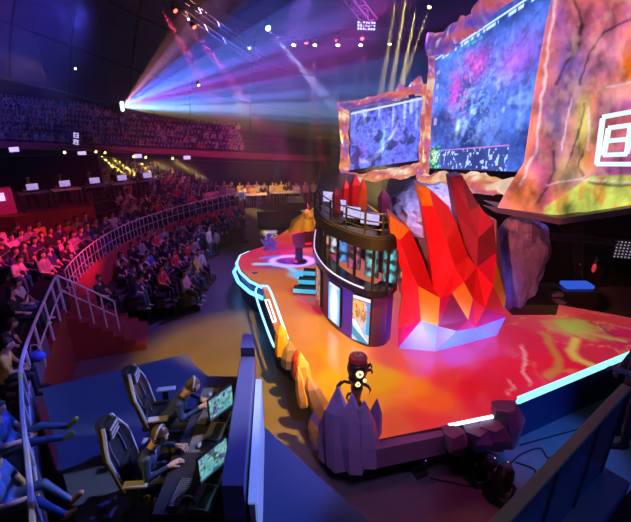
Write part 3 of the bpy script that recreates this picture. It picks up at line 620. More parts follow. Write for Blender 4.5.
# things in the booth: monitors, figures, crystals
rn = random.Random(3)
def monitor(loc, rz, w_, h_, cfn, label, grp, cat='monitor'):
    t = empty('monitor', loc, rz, label, cat, grp)
    mb = MB(); mb.box((0, 0, h_ / 2 + .08), (w_, .03, h_)); mb.build('casing', 'black_plastic', t)
    mb = MB(); mb.box((0, .02, .06), (.05, .03, .12)); mb.box((0, .03, .008), (w_ * .4, .16, .016)); mb.build('stand', 'black_plastic', t)
    panel('screen', [(-w_ / 2 + .01, -.02, .09), (w_ / 2 - .01, -.02, .09), (w_ / 2 - .01, -.02, h_ + .07), (-w_ / 2 + .01, -.02, h_ + .07)], 16, 10, 'led_screen', cfn, t); return t
MON = [(14, .5, 'leftmost'), (18, .55, 'second from the left'), (22, .55, 'third from the left'), (26, .6, 'rightmost')]
for i, d, wn in MON:
    p = fp[i] + Vector((.45, .35, 4.10)); s = rn.random() * 9
    monitor(p, -.5, .5, .32, lambda u, v, s=s: np.stack([.35 + .5 * fbm(u * 5 + s, v * 4), .3 + .5 * fbm(u * 5 + s + 3, v * 4), .7 + .5 * fbm(u * 5 + s, v * 4 + 6)], -1), f'small bright monitor on the booth upper deck, {wn} of its row', 'monitors on the booth upper deck')
PALS = [((.1, .8, .9), 'cyan'), ((.9, .35, .15), 'orange'), ((.75, .75, .9), 'white'), ((.1, .35, .9), 'blue'), ((.9, .15, .35), 'pink'), ((.2, .7, .7), 'teal')]
for k, i in enumerate((11, 14, 17, 20, 23, 27, 31, 34)):
    c, cn = PALS[k % 6]; p = fp[i] + Vector((.42, .30, 2.80))
    t = p; s = k * 2.3; w_ = .34
    c4 = [p + Vector((-.16, .1, .05)), p + Vector((.16, -.1, .05)), p + Vector((.16, -.1, .92)), p + Vector((-.16, .1, .92))]
    def fn(u, v, c=c, s=s):
        n = fbm(u * 4 + s, v * 7 + s, 3); k_ = np.clip((n - .42) * 5, 0, 1) * np.clip(1.2 - np.abs(u - .5) * 2.4, 0, 1); return np.array(c)[None] * k_[:, None] + .02
    o = panel('lit_panel', c4, 14, 26, 'led_screen', fn)
    nn = (c4[1] - c4[0]).cross(c4[3] - c4[0]).normalized() * -.03; mb = MB(); q = [Vector(x) + nn * .2 for x in c4]; q2 = [Vector(x) + nn for x in c4]
    mb.add(q + q2, [(0, 1, 2, 3), (4, 7, 6, 5), (0, 4, 5, 1), (1, 5, 6, 2), (2, 6, 7, 3), (3, 7, 4, 0)]); f = mb.build('display_case', 'black_plastic'); o.name = 'screen'; o.parent = f
    tag(f, f'display case showing {cn} artwork in the booth window, {"first second third fourth fifth sixth seventh eighth".split()[k]} from left', 'display', 'display cases in the booth window')
for k, (b, t, r_, m) in enumerate([((346, 204), (346, 183), .13, 'red'), ((356, 206), (355, 178), .16, 'red'), ((361, 206), (363, 182), .12, 'orange-red'), ((338, 203), (336, 191), .12, 'dark red'), ((385, 218), (383, 193), .16, 'violet')]):
    bb = P(b[0], b[1], 10.9 + .1 * (4 - k)); bb.z = 4.10; Y = bb.y; crystal('crystal', bb, P(t[0], t[1], Y) + Vector((0, 0, .1)), r_ * 1.3, {'red': 'crystal_red', 'orange-red': 'crystal_orange', 'dark red': 'crystal_dark', 'violet': 'rock_purple'}[m], f'{m} crystal on top of the booth, {["left of the tallest red one", "the tallest", "right of the tallest red one", "lowest at the far left end", "at the right end"][k]}', seed=90 + k, grp='crystals on top of the booth')

# ------------------------------------------------------------------ big screens and rock frames
def hud_screen(u, v):
    n = np.clip((fbm(u * 5, v * 5, 5) - .5) * 2.2 + .5, 0, 1); m_ = fbm(u * 14 + 3, v * 14, 3)
    c = np.stack([.01 + .10 * n, .03 + .20 * n, .16 + .62 * n], -1)
    k = np.clip((m_ - .52) * 6, 0, 1) * np.clip(1 - np.hypot((u - .62) / .42, (v - .42) / .35), 0, 1) * 1.6; c += k[:, None] * np.array([.25, .35, .45])[None]
    for (a, b, ra, rb, col) in ((.30, .62, .06, .14, (.55, .05, .45)), (.52, .72, .09, .10, (.45, .02, .25)), (.82, .66, .14, .12, (.35, .08, .5)), (.42, .8, .05, .05, (.5, .02, .2)), (.68, .3, .10, .14, (.15, .22, .6))):
        g = np.exp(-((u - a) / ra) ** 2 - ((v - b) / rb) ** 2) * (.6 + .8 * m_); c = c * (1 - g[:, None] * .8) + np.array(col)[None] * g[:, None]
    g = np.exp(-((u - .36) / .025) ** 2 - ((v - .33) / .05) ** 2); c += g[:, None] * np.array([.6, .8, .9])[None]
    f3 = fbm(u * 45, v * 45, 3); c *= (.55 + .95 * f3 + .8 * np.clip(fbm(u * 22 + 5, v * 20, 2) - .5, -.3, .5))[:, None]
    rd = np.clip((fbm(u * 30 + 7, v * 26, 2) - .58) * 8, 0, 1) * np.exp(-((u - .36) / .12) ** 2 - ((v - .62) / .2) ** 2); c = c * (1 - rd[:, None]) + rd[:, None] * np.array([.75, .1, .35])[None]
    wt = np.clip((fbm(u * 55 + 2, v * 60, 2) - .62) * 9, 0, 1) * np.clip(1.2 - np.hypot((u - .5) / .35, (v - .5) / .4), 0, 1); c += wt[:, None] * np.array([.12, .2, .25])[None]
    # heads-up display: top bar, side icons, mini map, bottom bar
    top = (np.abs(v - .955) < .006) | ((np.abs(v - .93) < .010) & (vn(u * 60, v * 3) > .45) & (u > .12) & (u < .9)); c[top] = (.6, .75, 1)
    gr = (np.abs(v - .90) < .010) & (vn(u * 50, v * 3) > .5) & (u > .2) & (u < .55); c[gr] = (.05, .5, .3)
    sd = (u > .06) & (u < .10) & (v > .35) & (v < .85) & (vn(u * 3, v * 45) > .5); c[sd] = (.45, .3, .5)
    bar = (v < .16) & (u > .18) & (u < .86); c[bar] = c[bar] * .25 + np.array([.02, .03, .12])
    tx = bar & (vn(u * 70, v * 50) > .74); c[tx] = (.5, .6, 1)
    ln = (np.abs(v - .16) < .006) & (u > .18) & (u < .86); c[ln] = (.5, .2, .45)
    mm = (u > .02) & (u < .17) & (v < .2); c[mm] = np.array([.03, .12, .12]); c[mm & (vn(u * 60, v * 50) > .62)] = (.1, .8, .35); c[mm & (vn(u * 70 + 9, v * 60) > .8)] = (.7, .7, .9)
    return c * np.array([1.15, 1.3, 1.6])[None]
def side_screen(u, v):
    n = fbm(u * 7, v * 5, 5); c = np.stack([.10 + .25 * n, .13 + .25 * n, .38 + .5 * n], -1)
    st = np.clip((vn(u * 26, v * 2.2) - .55) * 5, 0, 1) * np.clip((v - .45) * 4, 0, 1); c += st[:, None] * np.array([.4, .45, .6])[None]
    a = np.exp(-((v - (.12 + .9 * (u - .25) ** 2 * 3)) / .05) ** 2) * (u > .15) * (u < .7); c += a[:, None] * np.array([.6, .6, .7])[None]
    g = np.exp(-((u - .16) / .08) ** 2 - ((v - .25) / .16) ** 2); c = c * (1 - .7 * g[:, None]) + g[:, None] * np.array([.35, .08, .35])[None]
    b = np.clip(1 - np.abs(u - .72) / .14 - .0 * v, 0, 1) * (v < .72); c = c * (1 - .5 * b[:, None]) + b[:, None] * np.array([.2, .16, .45])[None]
    f = np.exp(-((u - .5) / .05) ** 2 - ((v - .4) / .22) ** 2) * (fbm(u * 20, v * 20, 2) > .4); c += f[:, None] * np.array([.2, .55, .6])[None]
    f4 = fbm(u * 40, v * 30, 3); c *= (.25 + 1.4 * f4)[:, None]; dk = np.clip((.47 - fbm(u * 9 + 2, v * 6, 3)) * 8, 0, 1); c *= (1 - .7 * dk)[:, None]
    c = c * np.array([.75, .85, 1.7])[None]; e = (np.abs(v - .97) < .015); c[e] = (.8, .85, 1); return c
def slab(c, th, name, m, parent):
    c = [Vector(p) for p in c]; n = (c[1] - c[0]).cross(c[3] - c[0]).normalized(); k = [p - n * .01 for p in c] + [p - n * th for p in c]
    mb = MB(); mb.add(k, [(0, 1, 2, 3), (4, 7, 6, 5), (0, 4, 5, 1), (1, 5, 6, 2), (2, 6, 7, 3), (3, 7, 4, 0)]); return mb.build(name, m, parent)
PAL = np.array([srgb(235, 120, 90), srgb(215, 110, 170), srgb(120, 80, 170), srgb(245, 170, 110), srgb(90, 70, 190), srgb(200, 90, 90), srgb(255, 220, 190)])
def rockcol(x, y, bias=0):
    n = fbm(x * 1.3, y * 1.3, 4) * 1.5 - .25 + bias; i = np.clip(n, 0, .999) * 6; a = np.floor(i).astype(int); f = (i - a)[:, None]
    order = [4, 2, 1, 5, 0, 3, 6]; p = PAL[order]; c = p[a] * (1 - f) + p[np.minimum(a + 1, 6)] * f
    r = fbm(x * 4 + 8, y * 4, 3); edge = np.exp(-((r - .5) / .012) ** 2); c = c * (.62 + .7 * r)[:, None] + edge[:, None] * .5  # edge: white glints put into the colour
    return c
def rockbeam(name, path, wd, dp, seed, parent, n=12, per=.11, bias=0):
    """craggy rock rail along a path, ring cross-section, its surface a mapped light-emitting skin"""
    path = [Vector(p) for p in path]; L = sum((b - a).length for a, b in zip(path, path[1:])); N = max(4, int(L / per)); pts = []
    for k in range(N + 1):
        d = L * k / N
        for a, b in zip(path, path[1:]):
            l = (b - a).length
            if d <= l + 1e-6: pts.append(a + (b - a) * (d / l)); break
            d -= l
    vs = []; fs = []; nn = len(pts)
    for i, p in enumerate(pts):
        t = (pts[min(i + 1, nn - 1)] - pts[max(i - 1, 0)]).normalized(); q = t.cross(Vector((0, 1, 0))).normalized(); b_ = q.cross(t)
        for k in range(n):
            a = 2 * math.pi * k / n; dr = q * math.cos(a) * wd + b_ * math.sin(a) * dp
            g = 1 + .55 * noise.noise((p + dr) * 1.7 + Vector((seed, 0, 0))) + .35 * noise.noise((p + dr) * 4.5)
            vs.append(p + dr * g)
    for i in range(nn - 1):
        for k in range(n): fs.append((i * n + k, i * n + (k + 1) % n, (i + 1) * n + (k + 1) % n, (i + 1) * n + k))
    fs.append(tuple(range(n))[::-1]); fs.append(tuple((nn - 1) * n + k for k in range(n)))
    mb = MB(); mb.add(vs, fs); o = mb.build(name, 'led_rock', parent)
    setcol(o.data, lambda co: rockcol(co[:, 0] * 2.6 + co[:, 1] * 2.0 + seed, co[:, 2] * 2.6, bias)); return o
bs = empty('stage_screen', (0, 0, 0), 0, 'huge blue stage screen in a craggy glowing rock frame, the biggest of the screens', 'screen')
BC = [P(427, 168, 15.5), P(524, 172, 10.6), P(556, -30, 10.6), P(433, 56, 15.5)]
panel('screen_face', BC, 340, 300, 'led_screen', hud_screen, bs); slab(BC, .3, 'casing', 'black', bs)
rockbeam('rock_frame', [BC[0] + Vector((-.05, 0, -.2)), BC[3] + Vector((-.02, 0, .2))], .13, .2, 3, bs, bias=.1)
rockbeam('rock_frame', [BC[3] + Vector((-.1, 0, .35)), P(470, 33, 13.9), P(490, 12, 12.8), P(515, -12, 11.9), BC[2] + Vector((0, 0, .4))], .34, .28, 9, bs, bias=-.25)
rockbeam('rock_frame', [P(425, 180, 15.4), P(470, 182, 12.9), P(524, 192, 10.5)], .24, .3, 14, bs, bias=.3)
for kk, (a, b, r_) in enumerate([((434, 56), (434, 34), .25), ((448, 50), (452, 32), .35), ((462, 46), (462, 16), .45), ((480, 28), (487, 2), .5)]):
    mb = MB(); d = 15.3 - kk * .5; loft(mb, [P(a[0], a[1], d), P((a[0] + b[0]) / 2, (a[1] + b[1]) / 2, d), P(b[0], b[1], d)], [r_, r_ * .8, r_ * .15], 6, .15, kk)
    o = mb.build('rock_crest', 'led_rock', bs); setcol(o.data, lambda co: rockcol(co[:, 0] * 3, co[:, 2] * 3, -.3))
ls = empty('stage_screen', (0, 0, 0), 0, 'smaller stage screen on the left showing a cave view inside a rock frame', 'screen')
LC = [P(350, 170, 18.6), P(420, 160, 16.3), P(424, 96, 16.3), P(351, 112, 18.6)]
panel('screen_face', LC, 220, 160, 'led_screen', side_screen, ls); slab(LC, .3, 'casing', 'black', ls)
rockbeam('rock_frame', [P(344, 190, 18.7), P(345, 160, 18.7), P(344, 130, 18.7), P(343, 108, 18.7)], .2, .25, 21, ls, bias=.1)
rockbeam('rock_frame', [P(342, 106, 18.7), P(370, 102, 17.8), P(395, 96, 17.1), P(422, 88, 16.3)], .15, .22, 24, ls, bias=-.15)
rockbeam('rock_frame', [P(345, 179, 18.6), P(385, 175, 17.3), P(421, 168, 16.3)], .22, .25, 27, ls, bias=.28)
rockbeam('rock_frame', [P(420, 178, 16.2), P(424, 140, 16.2), P(426, 84, 16.2)], .16, .2, 29, ls, bias=.15)
for kk, (a, b, r_) in enumerate([((344, 112), (338, 102), .3), ((402, 98), (400, 84), .35), ((414, 92), (420, 76), .35), ((422, 96), (412, 82), .3)]):
    mb = MB(); d = 18.7 - kk * .7; loft(mb, [P(a[0], a[1], d), P((a[0] + b[0]) / 2, (a[1] + b[1]) / 2, d), P(b[0], b[1], d)], [r_, r_ * .8, r_ * .2], 6, .15, kk + 7)
    o = mb.build('rock_crest', 'led_rock', ls); setcol(o.data, lambda co: rockcol(co[:, 0] * 3, co[:, 2] * 3, .05))
# right rock wall (glowing mapped surface) with the box-shaped sign
rw = empty('rock_screen', (0, 0, 0), 0, 'towering glowing rock wall of orange, violet and green at the right of the big screen', 'screen')
NU, NV = 150, 170; vs = []; cols_uv = []
def edge_l(v):   # left outline of the wall from bottom to top, in picture columns
    return yl(v, [(-.01, 496), (.08, 508), (.18, 524), (.45, 534), (.7, 546), (1.01, 566)])
for j in range(NV + 1):
    v = j / NV
    for i in range(NU + 1):
        u = i / NU; px = edge_l(v) + (740 - edge_l(v)) * u
        yb = yl(px, [(480, 205), (560, 216), (631, 205), (760, 180)]); py = yb + (-60 - yb) * v
        Y = yl(px, [(480, 10.4), (560, 9.0), (631, 8.4), (760, 7.2)]) + (.35 * max(0, v - .14) / .1 if v < .24 else .35) - .0
        x_, z_ = px / 40, py / 40
        Y -= .40 * (abs(noise.noise(Vector((x_ * .55, z_ * .35, 1)))) * 2) + .12 * noise.noise(Vector((x_ * 2, z_ * 1.6, 5)))
        if u == 0 or u == 1: Y += .35
        vs.append(P(px, py, Y)); cols_uv.append((px, py))
fs = [(j * (NU + 1) + i, j * (NU + 1) + i + 1, (j + 1) * (NU + 1) + i + 1, (j + 1) * (NU + 1) + i) for j in range(NV) for i in range(NU)]
me = bpy.data.meshes.new('rock_face'); me.from_pydata([tuple(p) for p in vs], [], fs); me.materials.append(M['led_rock'])
cu = np.array(cols_uv); ux, uy = cu[:, 0], cu[:, 1]
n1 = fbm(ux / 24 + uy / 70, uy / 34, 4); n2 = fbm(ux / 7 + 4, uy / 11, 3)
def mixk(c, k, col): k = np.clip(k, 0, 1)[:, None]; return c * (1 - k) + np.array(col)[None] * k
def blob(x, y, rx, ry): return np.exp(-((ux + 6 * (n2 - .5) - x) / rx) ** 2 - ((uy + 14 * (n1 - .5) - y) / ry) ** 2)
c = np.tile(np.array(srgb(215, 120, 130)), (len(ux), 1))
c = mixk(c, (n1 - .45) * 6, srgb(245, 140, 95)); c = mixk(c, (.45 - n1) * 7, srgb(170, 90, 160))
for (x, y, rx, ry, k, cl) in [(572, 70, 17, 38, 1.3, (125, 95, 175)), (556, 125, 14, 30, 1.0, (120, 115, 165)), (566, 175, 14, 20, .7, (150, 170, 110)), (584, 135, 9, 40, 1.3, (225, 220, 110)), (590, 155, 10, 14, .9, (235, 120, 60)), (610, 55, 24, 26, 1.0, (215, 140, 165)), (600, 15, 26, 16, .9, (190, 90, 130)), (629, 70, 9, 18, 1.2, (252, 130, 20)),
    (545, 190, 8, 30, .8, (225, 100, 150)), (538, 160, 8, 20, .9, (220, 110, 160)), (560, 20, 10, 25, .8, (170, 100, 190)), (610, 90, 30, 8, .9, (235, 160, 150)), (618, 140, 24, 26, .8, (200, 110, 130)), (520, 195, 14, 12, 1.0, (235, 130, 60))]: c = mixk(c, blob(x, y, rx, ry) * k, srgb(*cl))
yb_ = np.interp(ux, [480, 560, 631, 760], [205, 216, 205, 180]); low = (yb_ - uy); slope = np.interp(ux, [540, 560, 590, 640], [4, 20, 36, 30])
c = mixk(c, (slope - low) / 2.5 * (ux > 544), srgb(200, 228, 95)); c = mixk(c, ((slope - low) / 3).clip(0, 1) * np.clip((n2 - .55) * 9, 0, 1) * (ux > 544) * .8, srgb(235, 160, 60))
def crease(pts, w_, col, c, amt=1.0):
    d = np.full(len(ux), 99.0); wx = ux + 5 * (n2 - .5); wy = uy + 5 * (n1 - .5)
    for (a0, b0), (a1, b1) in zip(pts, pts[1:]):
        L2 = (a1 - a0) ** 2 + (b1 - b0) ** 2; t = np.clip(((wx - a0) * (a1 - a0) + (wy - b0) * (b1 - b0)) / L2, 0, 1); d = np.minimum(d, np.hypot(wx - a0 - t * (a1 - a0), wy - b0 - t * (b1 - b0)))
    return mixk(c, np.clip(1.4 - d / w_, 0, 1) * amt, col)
for pts, w_ in [(((574, 0), (582, 24), (578, 44), (565, 66), (556, 84)), 1.7), (((631, 18), (604, 32), (590, 52), (580, 84)), 1.2), (((553, 152), (555, 172), (546, 188), (537, 204)), 1.6), (((582, 150), (579, 166), (584, 174)), 1.2), (((590, 181), (610, 185), (640, 184)), 1.4), (((585, 104), (576, 140), (566, 168)), .9)]: c = crease(pts, w_, (.06, .04, .07), c, .85)  # shade of the rock creases put into the emitting colour
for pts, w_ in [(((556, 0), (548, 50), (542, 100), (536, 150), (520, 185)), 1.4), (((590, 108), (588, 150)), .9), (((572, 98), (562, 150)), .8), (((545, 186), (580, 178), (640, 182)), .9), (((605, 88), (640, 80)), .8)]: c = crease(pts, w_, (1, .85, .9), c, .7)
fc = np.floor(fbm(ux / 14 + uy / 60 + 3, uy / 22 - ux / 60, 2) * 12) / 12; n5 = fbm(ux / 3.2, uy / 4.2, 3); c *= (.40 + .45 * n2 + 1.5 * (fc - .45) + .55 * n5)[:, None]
hl = np.clip((fbm(ux / 9 + 31, uy / 16 + 4, 3) - .6) * 7, 0, 1) * (low > 32); c = mixk(c, hl * .3, (1, .62, .4)); c = c * np.array([1.12, .95, 1.12])[None]  # hl: warm highlights put into the rock colour
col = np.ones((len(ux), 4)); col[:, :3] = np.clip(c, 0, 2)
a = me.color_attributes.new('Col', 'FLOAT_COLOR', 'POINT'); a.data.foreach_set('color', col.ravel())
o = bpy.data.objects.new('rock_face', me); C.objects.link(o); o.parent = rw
md = o.modifiers.new('thick', 'SOLIDIFY'); md.thickness = .12; md.offset = -1
mb = MB(); tr = [P(496, 207, 10.4), P(560, 218, 8.75), P(631, 207, 8.2), P(750, 183, 7.2)]
strip(mb, [p + Vector((0, -.05, 0)) for p in tr], [p + Vector((0, -.05, -.14)) for p in tr]); strip(mb, [p + Vector((0, -.05, -.14)) for p in tr], [p + Vector((0, .9, -.14)) for p in tr]); strip(mb, [p + Vector((0, -.05, 0)) for p in tr], [p + Vector((0, .9, 0)) for p in tr])
o = mb.build('bottom_trim', 'panel_grey', rw)
# the white box sign: outer box with three short bars
sg = empty('box_sign', (0, 0, 0), 0, 'glowing white square sign with three short bars, fixed on the orange rock wall', 'sign')
def bar(a, b, w_=.038, Y=7.55):
    mb = MB(); pa, pb = P(a[0], a[1], Y - (a[0] - 600) * .008), P(b[0], b[1], Y - (b[0] - 600) * .008); d = (pb - pa).normalized(); n = d.cross(Vector((0, 1, 0))).normalized() * w_
    f = Vector((0, -.04, 0)); k = [pa - n, pb - n, pb + n, pa + n]; k2 = [p + f for p in k]; mb.add(k + k2, [(0, 1, 2, 3), (4, 7, 6, 5), (0, 4, 5, 1), (1, 5, 6, 2), (2, 6, 7, 3), (3, 7, 4, 0)])
    mb.build('stroke', 'sign_white', sg)
mat('sign_white', (.6, .6, .6), .3, emit=(.78, .95, 1), es=1.05)
for a, b in (((602, 118), (596, 164)), ((602, 117), (640, 110)), ((596, 164), (640, 164)), ((608, 128), (603, 155)), ((608, 128), (630, 125)), ((606, 141), (628, 139)), ((603, 155), (626, 154)), ((630, 125), (626, 154))): bar(a, b)
# thin framework under the rock wall, lamps, lattice
def truss(name, a, b, s, m, label, grp=None, bays=None, ch=.03, cat='truss'):
    a, b = Vector(a), Vector(b); L = (b - a).length; t = (b - a).normalized(); u = t.cross(Vector((0, 0, 1)));
    if u.length < .1: u = t.cross(Vector((0, 1, 0)))
    u.normalize(); v = t.cross(u); k = bays or max(2, int(L / s)); mb = MB(); cn = [(u * x + v * y) * s / 2 for x, y in ((-1, -1), (1, -1), (1, 1), (-1, 1))]
    for c_ in cn: mb.tube([a + c_, b + c_], ch, 5)
    for i in range(k):
        for j in range(4):
            p, q = cn[j], cn[(j + 1) % 4]; p0 = a + t * L * i / k; p1 = a + t * L * (i + 1) / k
            mb.tube([p0 + p, p1 + q] if i % 2 else [p0 + q, p1 + p], ch * .6, 4)
    o = mb.build(name, m); tag(o, label, cat, grp); return o
truss('lighting_truss', P(238, 34, 27), P(440, 34, 27), .55, 'truss', 'horizontal lighting truss hanging far over the stage')
truss('lighting_truss', P(150, -20, 20), P(262, 62, 24), .5, 'truss', 'diagonal truss crossing the blue beams high over the audience')
truss('lighting_truss', P(330, -30, 18), P(372, 24, 20), .4, 'truss', 'short sloping truss above the bluish-white fixture near the top')
truss('backstage_truss', P(548, 236, 13.5), P(660, 246, 13.5), .18, 'truss', 'thin horizontal truss in the dark area under the rock wall')
truss('backstage_truss', P(578, 225, 13.8), P(578, 310, 13.8), .2, 'black_plastic', 'upright black truss in the dark area under the rock wall')

# ------------------------------------------------------------------ lamps, beams, haze
def fixture(loc, tgt, lens, label, grp, s=.16):
    t = empty('moving_head', loc, 0, label, 'stage light', grp); d = (Vector(tgt) - Vector(loc)).normalized(); Q = Vector((0, 0, 1)).rotation_difference(d).to_matrix()
    mb = MB(); mb.lathe((0, 0, 0), [(s * .5, -s * 1.2), (s * .8, -s * .9), (s, s * .6), (s * .95, s * .8)], 12); m2 = MB(); m2.add([Q @ Vector(v) for v in mb.v], mb.f); m2.build('head', 'black_plastic', t)
    mb = MB(); mb.lathe((0, 0, s * .8), [(s * .8, 0), (s * .7, .03)], 12); m2 = MB(); m2.add([Q @ Vector(v) for v in mb.v], mb.f); m2.build('lens', lens, t)
    mb = MB(); mb.tube([(-s * 1.15, 0, 0), (-s * 1.15, 0, s * 1.6), (s * 1.15, 0, s * 1.6), (s * 1.15, 0, 0)], s * .12, 5); mb.box((0, 0, s * 1.9), (s * 1.4, s * 1.2, s * .6)); mb.build('yoke', 'black_plastic', t)
    return t
def beam(loc, tgt, col, power, ang):
    d = (Vector(tgt) - Vector(loc)).normalized(); return spot(Vector(loc) + d * .32, tgt, col, power * 90, ang, .3, .03, 'beam_light')
BW = [(294, 43, 'lamp_white', (287, 100), (.8, .7, .9), 260), (306, 41, 'lamp_red', (320, 150), (1, .05, .15), 900), (315, 43, 'lamp_white', (312, 100), (.6, .8, .9), 220), (337, 39, 'lamp_red', (336, 80), (1, .2, .1), 200),
      (338, 43, 'lamp_white', (336, 110), (.9, .7, .6), 240), (362, 37, 'lamp_red', (364, 60), (1, .1, .1), 200), (361, 43, 'lamp_white', (352, 110), (.8, .7, 1), 340), (390, 42, 'lamp_yellow', (380, 110), (1, .75, .3), 420)]
names = ['first', 'second', 'third', 'fourth', 'fifth', 'sixth', 'seventh', 'eighth']
for k, (px, py, ln, (tx, ty), col, pw) in enumerate(BW):
    p = P(px, py, 26.6 - .1 * (k % 3)); q = P(tx, ty, 25.5); fixture(p, q, ln, f'small stage light with {"red" if "red" in ln else "yellow" if "yellow" in ln else "white"} lens hanging under the far truss, {names[k]} from the left', 'lights under the far truss', .14); beam(p, q, col, pw, 4.5)
UP = [(419, -6, (409, 45), 21), (408, -14, (396, 60), 21.5), (430, 5, (418, 40), 21), (398, -12, (386, 60), 22)]
for k, (px, py, t_, Y) in enumerate(UP):
    p = P(px, py, Y); q = P(t_[0], t_[1], Y - .5); beam(p, q, (1, .75, .25), 2400 if k < 2 else 1200, 4.5)
p = P(430, 5, 21); fixture(p, P(418, 40, 20.5), 'lamp_yellow', 'single yellow stage light high up left of the big screen', 'ceiling lights', .12)
p = P(267, 27, 22); q = P(320, 90, 18); fixture(p, q, 'lamp_blue', 'bright blue-white stage light at the top of the long diagonal beam', 'ceiling lights', .16); beam(p, q, (.45, .5, 1), 1200, 5)
p = P(174, 9, 20); fixture(p, P(230, 80, 19), 'lamp_red', 'red stage light near the ceiling, left one of a pair', 'ceiling lights', .12); beam(p, P(230, 80, 19), (1, .05, .3), 350, 7)
p = P(193, 25, 20); fixture(p, P(260, 130, 19), 'lamp_red', 'red stage light near the ceiling, right one of a pair', 'ceiling lights', .12); beam(p, P(250, 110, 19), (1, .05, .4), 350, 7)
p = P(154, -4, 20); beam(p, P(185, 50, 19), (1, .05, .2), 350, 9)
for k, (px, py) in enumerate([(188, 18), (249, 47), (198, 84)]):
    p = P(px, py, 22); fixture(p, P(px + 20, py + 40, 21), 'lamp_blue', f'tiny bluish light in the dark, {["between the two red ones", "in the middle of the blue haze", "over the bright beam fan"][k]}', 'ceiling lights', .07)
p = PC(75, 68, 27.5); fixture(p, p + Vector((1, -1, -1)), 'lamp_blue', 'single pale point light on the blue ceiling at the left', 'ceiling lights', .1)
# projector on the balcony and its fan of beams
pj = PC(121, 106, 23.5); pe = empty('show_projector', pj, 0, 'bright multi-beam show projector on the balcony front, source of the blue fan', 'projector')
mb = MB(); mb.box((-.3, 0, -.15), (.7, .6, .7)); mb.build('housing', 'black_plastic', pe, bevel=.03)
for k, z in enumerate((-.25, .0, .22)): mb = MB(); mb.ball((.12, -.05, z), .10, 10, 6); mb.build('lens', 'lamp_white_blue', pe) if 'lamp_white_blue' in M else mb.build('lens', mat('lamp_white_blue', (.5, .5, .5), .3, emit=(.7, .85, 1), es=25), pe)
mb = MB(); mb.tube([(-.3, 0, -.5), (-.3, 0, -2.2)], .07, 6); mb.build('stand', 'black_plastic', pe)
FAN = [((200, 8), (.9, .3, .3), 300, 5), ((222, 4), (.55, .25, .8), 700, 5), ((245, 20), (.12, .15, 1), 2400, 4.5), ((262, 40), (.10, .2, 1), 3600, 5), ((285, 50), (.2, .15, 1), 3000, 4.5), ((300, 66), (.4, .12, 1), 2600, 4), ((330, 82), (.12, .22, 1), 4400, 4),
       ((335, 98), (.15, .3, 1), 5000, 3.4), ((340, 110), (.3, .5, 1), 5500, 2.6), ((340, 118), (.2, .45, 1), 4200, 2.2), ((340, 127), (.6, .65, .7), 1700, 2), ((320, 134), (1, .6, .15), 1000, 1.6), ((315, 138), (.6, .7, .1), 500, 1.4)]
for k, ((px, py), col, pw, an) in enumerate(FAN):
    z = (-.25, 0, .22)[k % 3]; spot(pj + Vector((.3, -.15, (5 - k) * .03)), P(px, py, 21 - .15 * k), col, pw * 190, an, .35, .03, 'beam_light')
# yellow beams below the balcony
for k, (px, py, tx, ty) in enumerate([(95, 151, 124, 176), (104, 152, 138, 177), (133, 156, 153, 173), (145, 157, 170, 172), (172, 158, 192, 172), (64, 152, 82, 168)]):
    p = PC(px, py, 18.6); q = PC(tx, ty, 16.2); fixture(p, q, 'lamp_yellow', f'yellow light under the balcony edge, {names[k if k < 5 else 0] if k < 5 else "the one furthest left, apart"}{" of the row over the crowd" if k < 5 else ""}', 'lights under the balcony', .1)
    beam(p, q, (1, .75, .15), (1500, 2200, 1300, 900, 600, 500)[k], 8)
br = [PC(px, yl(px, [(40, 149), (95, 150), (145, 156), (190, 157.5)]), 18.7) + Vector((0, 0, .16)) for px in range(50, 191, 10)]
mb = MB(); mb.tube(br, .03, 5)
for q in (br[1], br[7], br[13]): mb.tube([q, q + Vector((0, 0, 9))], .012, 4)
tag(mb.build('lighting_bar', 'black_plastic'), 'thin curved black bar carrying the yellow lights above the crowd', 'bar')
# bluish fixture group
p = P(366, 26, 25); t = empty('pixel_light', p, .2, 'bluish-white pixel light panel on the truss near the top middle', 'stage light')
mb = MB(); mb.box((0, 0, 0), (1.1, .12, .5)); mb.build('frame', 'black_plastic', t)
mb = MB()
for i in range(7):
    for j in range(3): mb.box((-.45 + .15 * i, -.07, -.15 + .15 * j), (.09, .03, .09))
mb.build('pixels', 'lamp_violet2', t) if 'lamp_violet2' in M else mb.build('pixels', mat('lamp_violet2', (.4, .4, .5), .3, emit=(.35, .5, 1), es=3), t)
# haze
hz = MB(); hz.box((-2, 21, 7.7), (44, 26, 10.6)); ho = hz.build('haze', 'black'); tag(ho, 'thin purple stage haze hanging in the dark hall', 'haze', kind='stuff')
hm = bpy.data.materials.new('haze'); hm.use_nodes = True; nt = hm.node_tree; nt.nodes.clear(); out = nt.nodes.new('ShaderNodeOutputMaterial'); vsn = nt.nodes.new('ShaderNodeVolumeScatter')
vsn.inputs['Density'].default_value = .005; vsn.inputs['Anisotropy'].default_value = .2; nt.links.new(vsn.outputs[0], out.inputs['Volume'])
h2 = MB(); h2.box((-5.5, 26.4, 7.7), (29, 18.4, 10.4)); h2o = h2.build('haze', 'black'); tag(h2o, 'denser haze cloud that shows the projector and truss beams', 'haze', kind='stuff')
ho.data.materials.clear(); ho.data.materials.append(hm)
hm2 = hm.copy(); [n for n in hm2.node_tree.nodes if n.type == 'VOLUME_SCATTER'][0].inputs['Density'].default_value = .009; h2o.data.materials.clear(); h2o.data.materials.append(hm2)

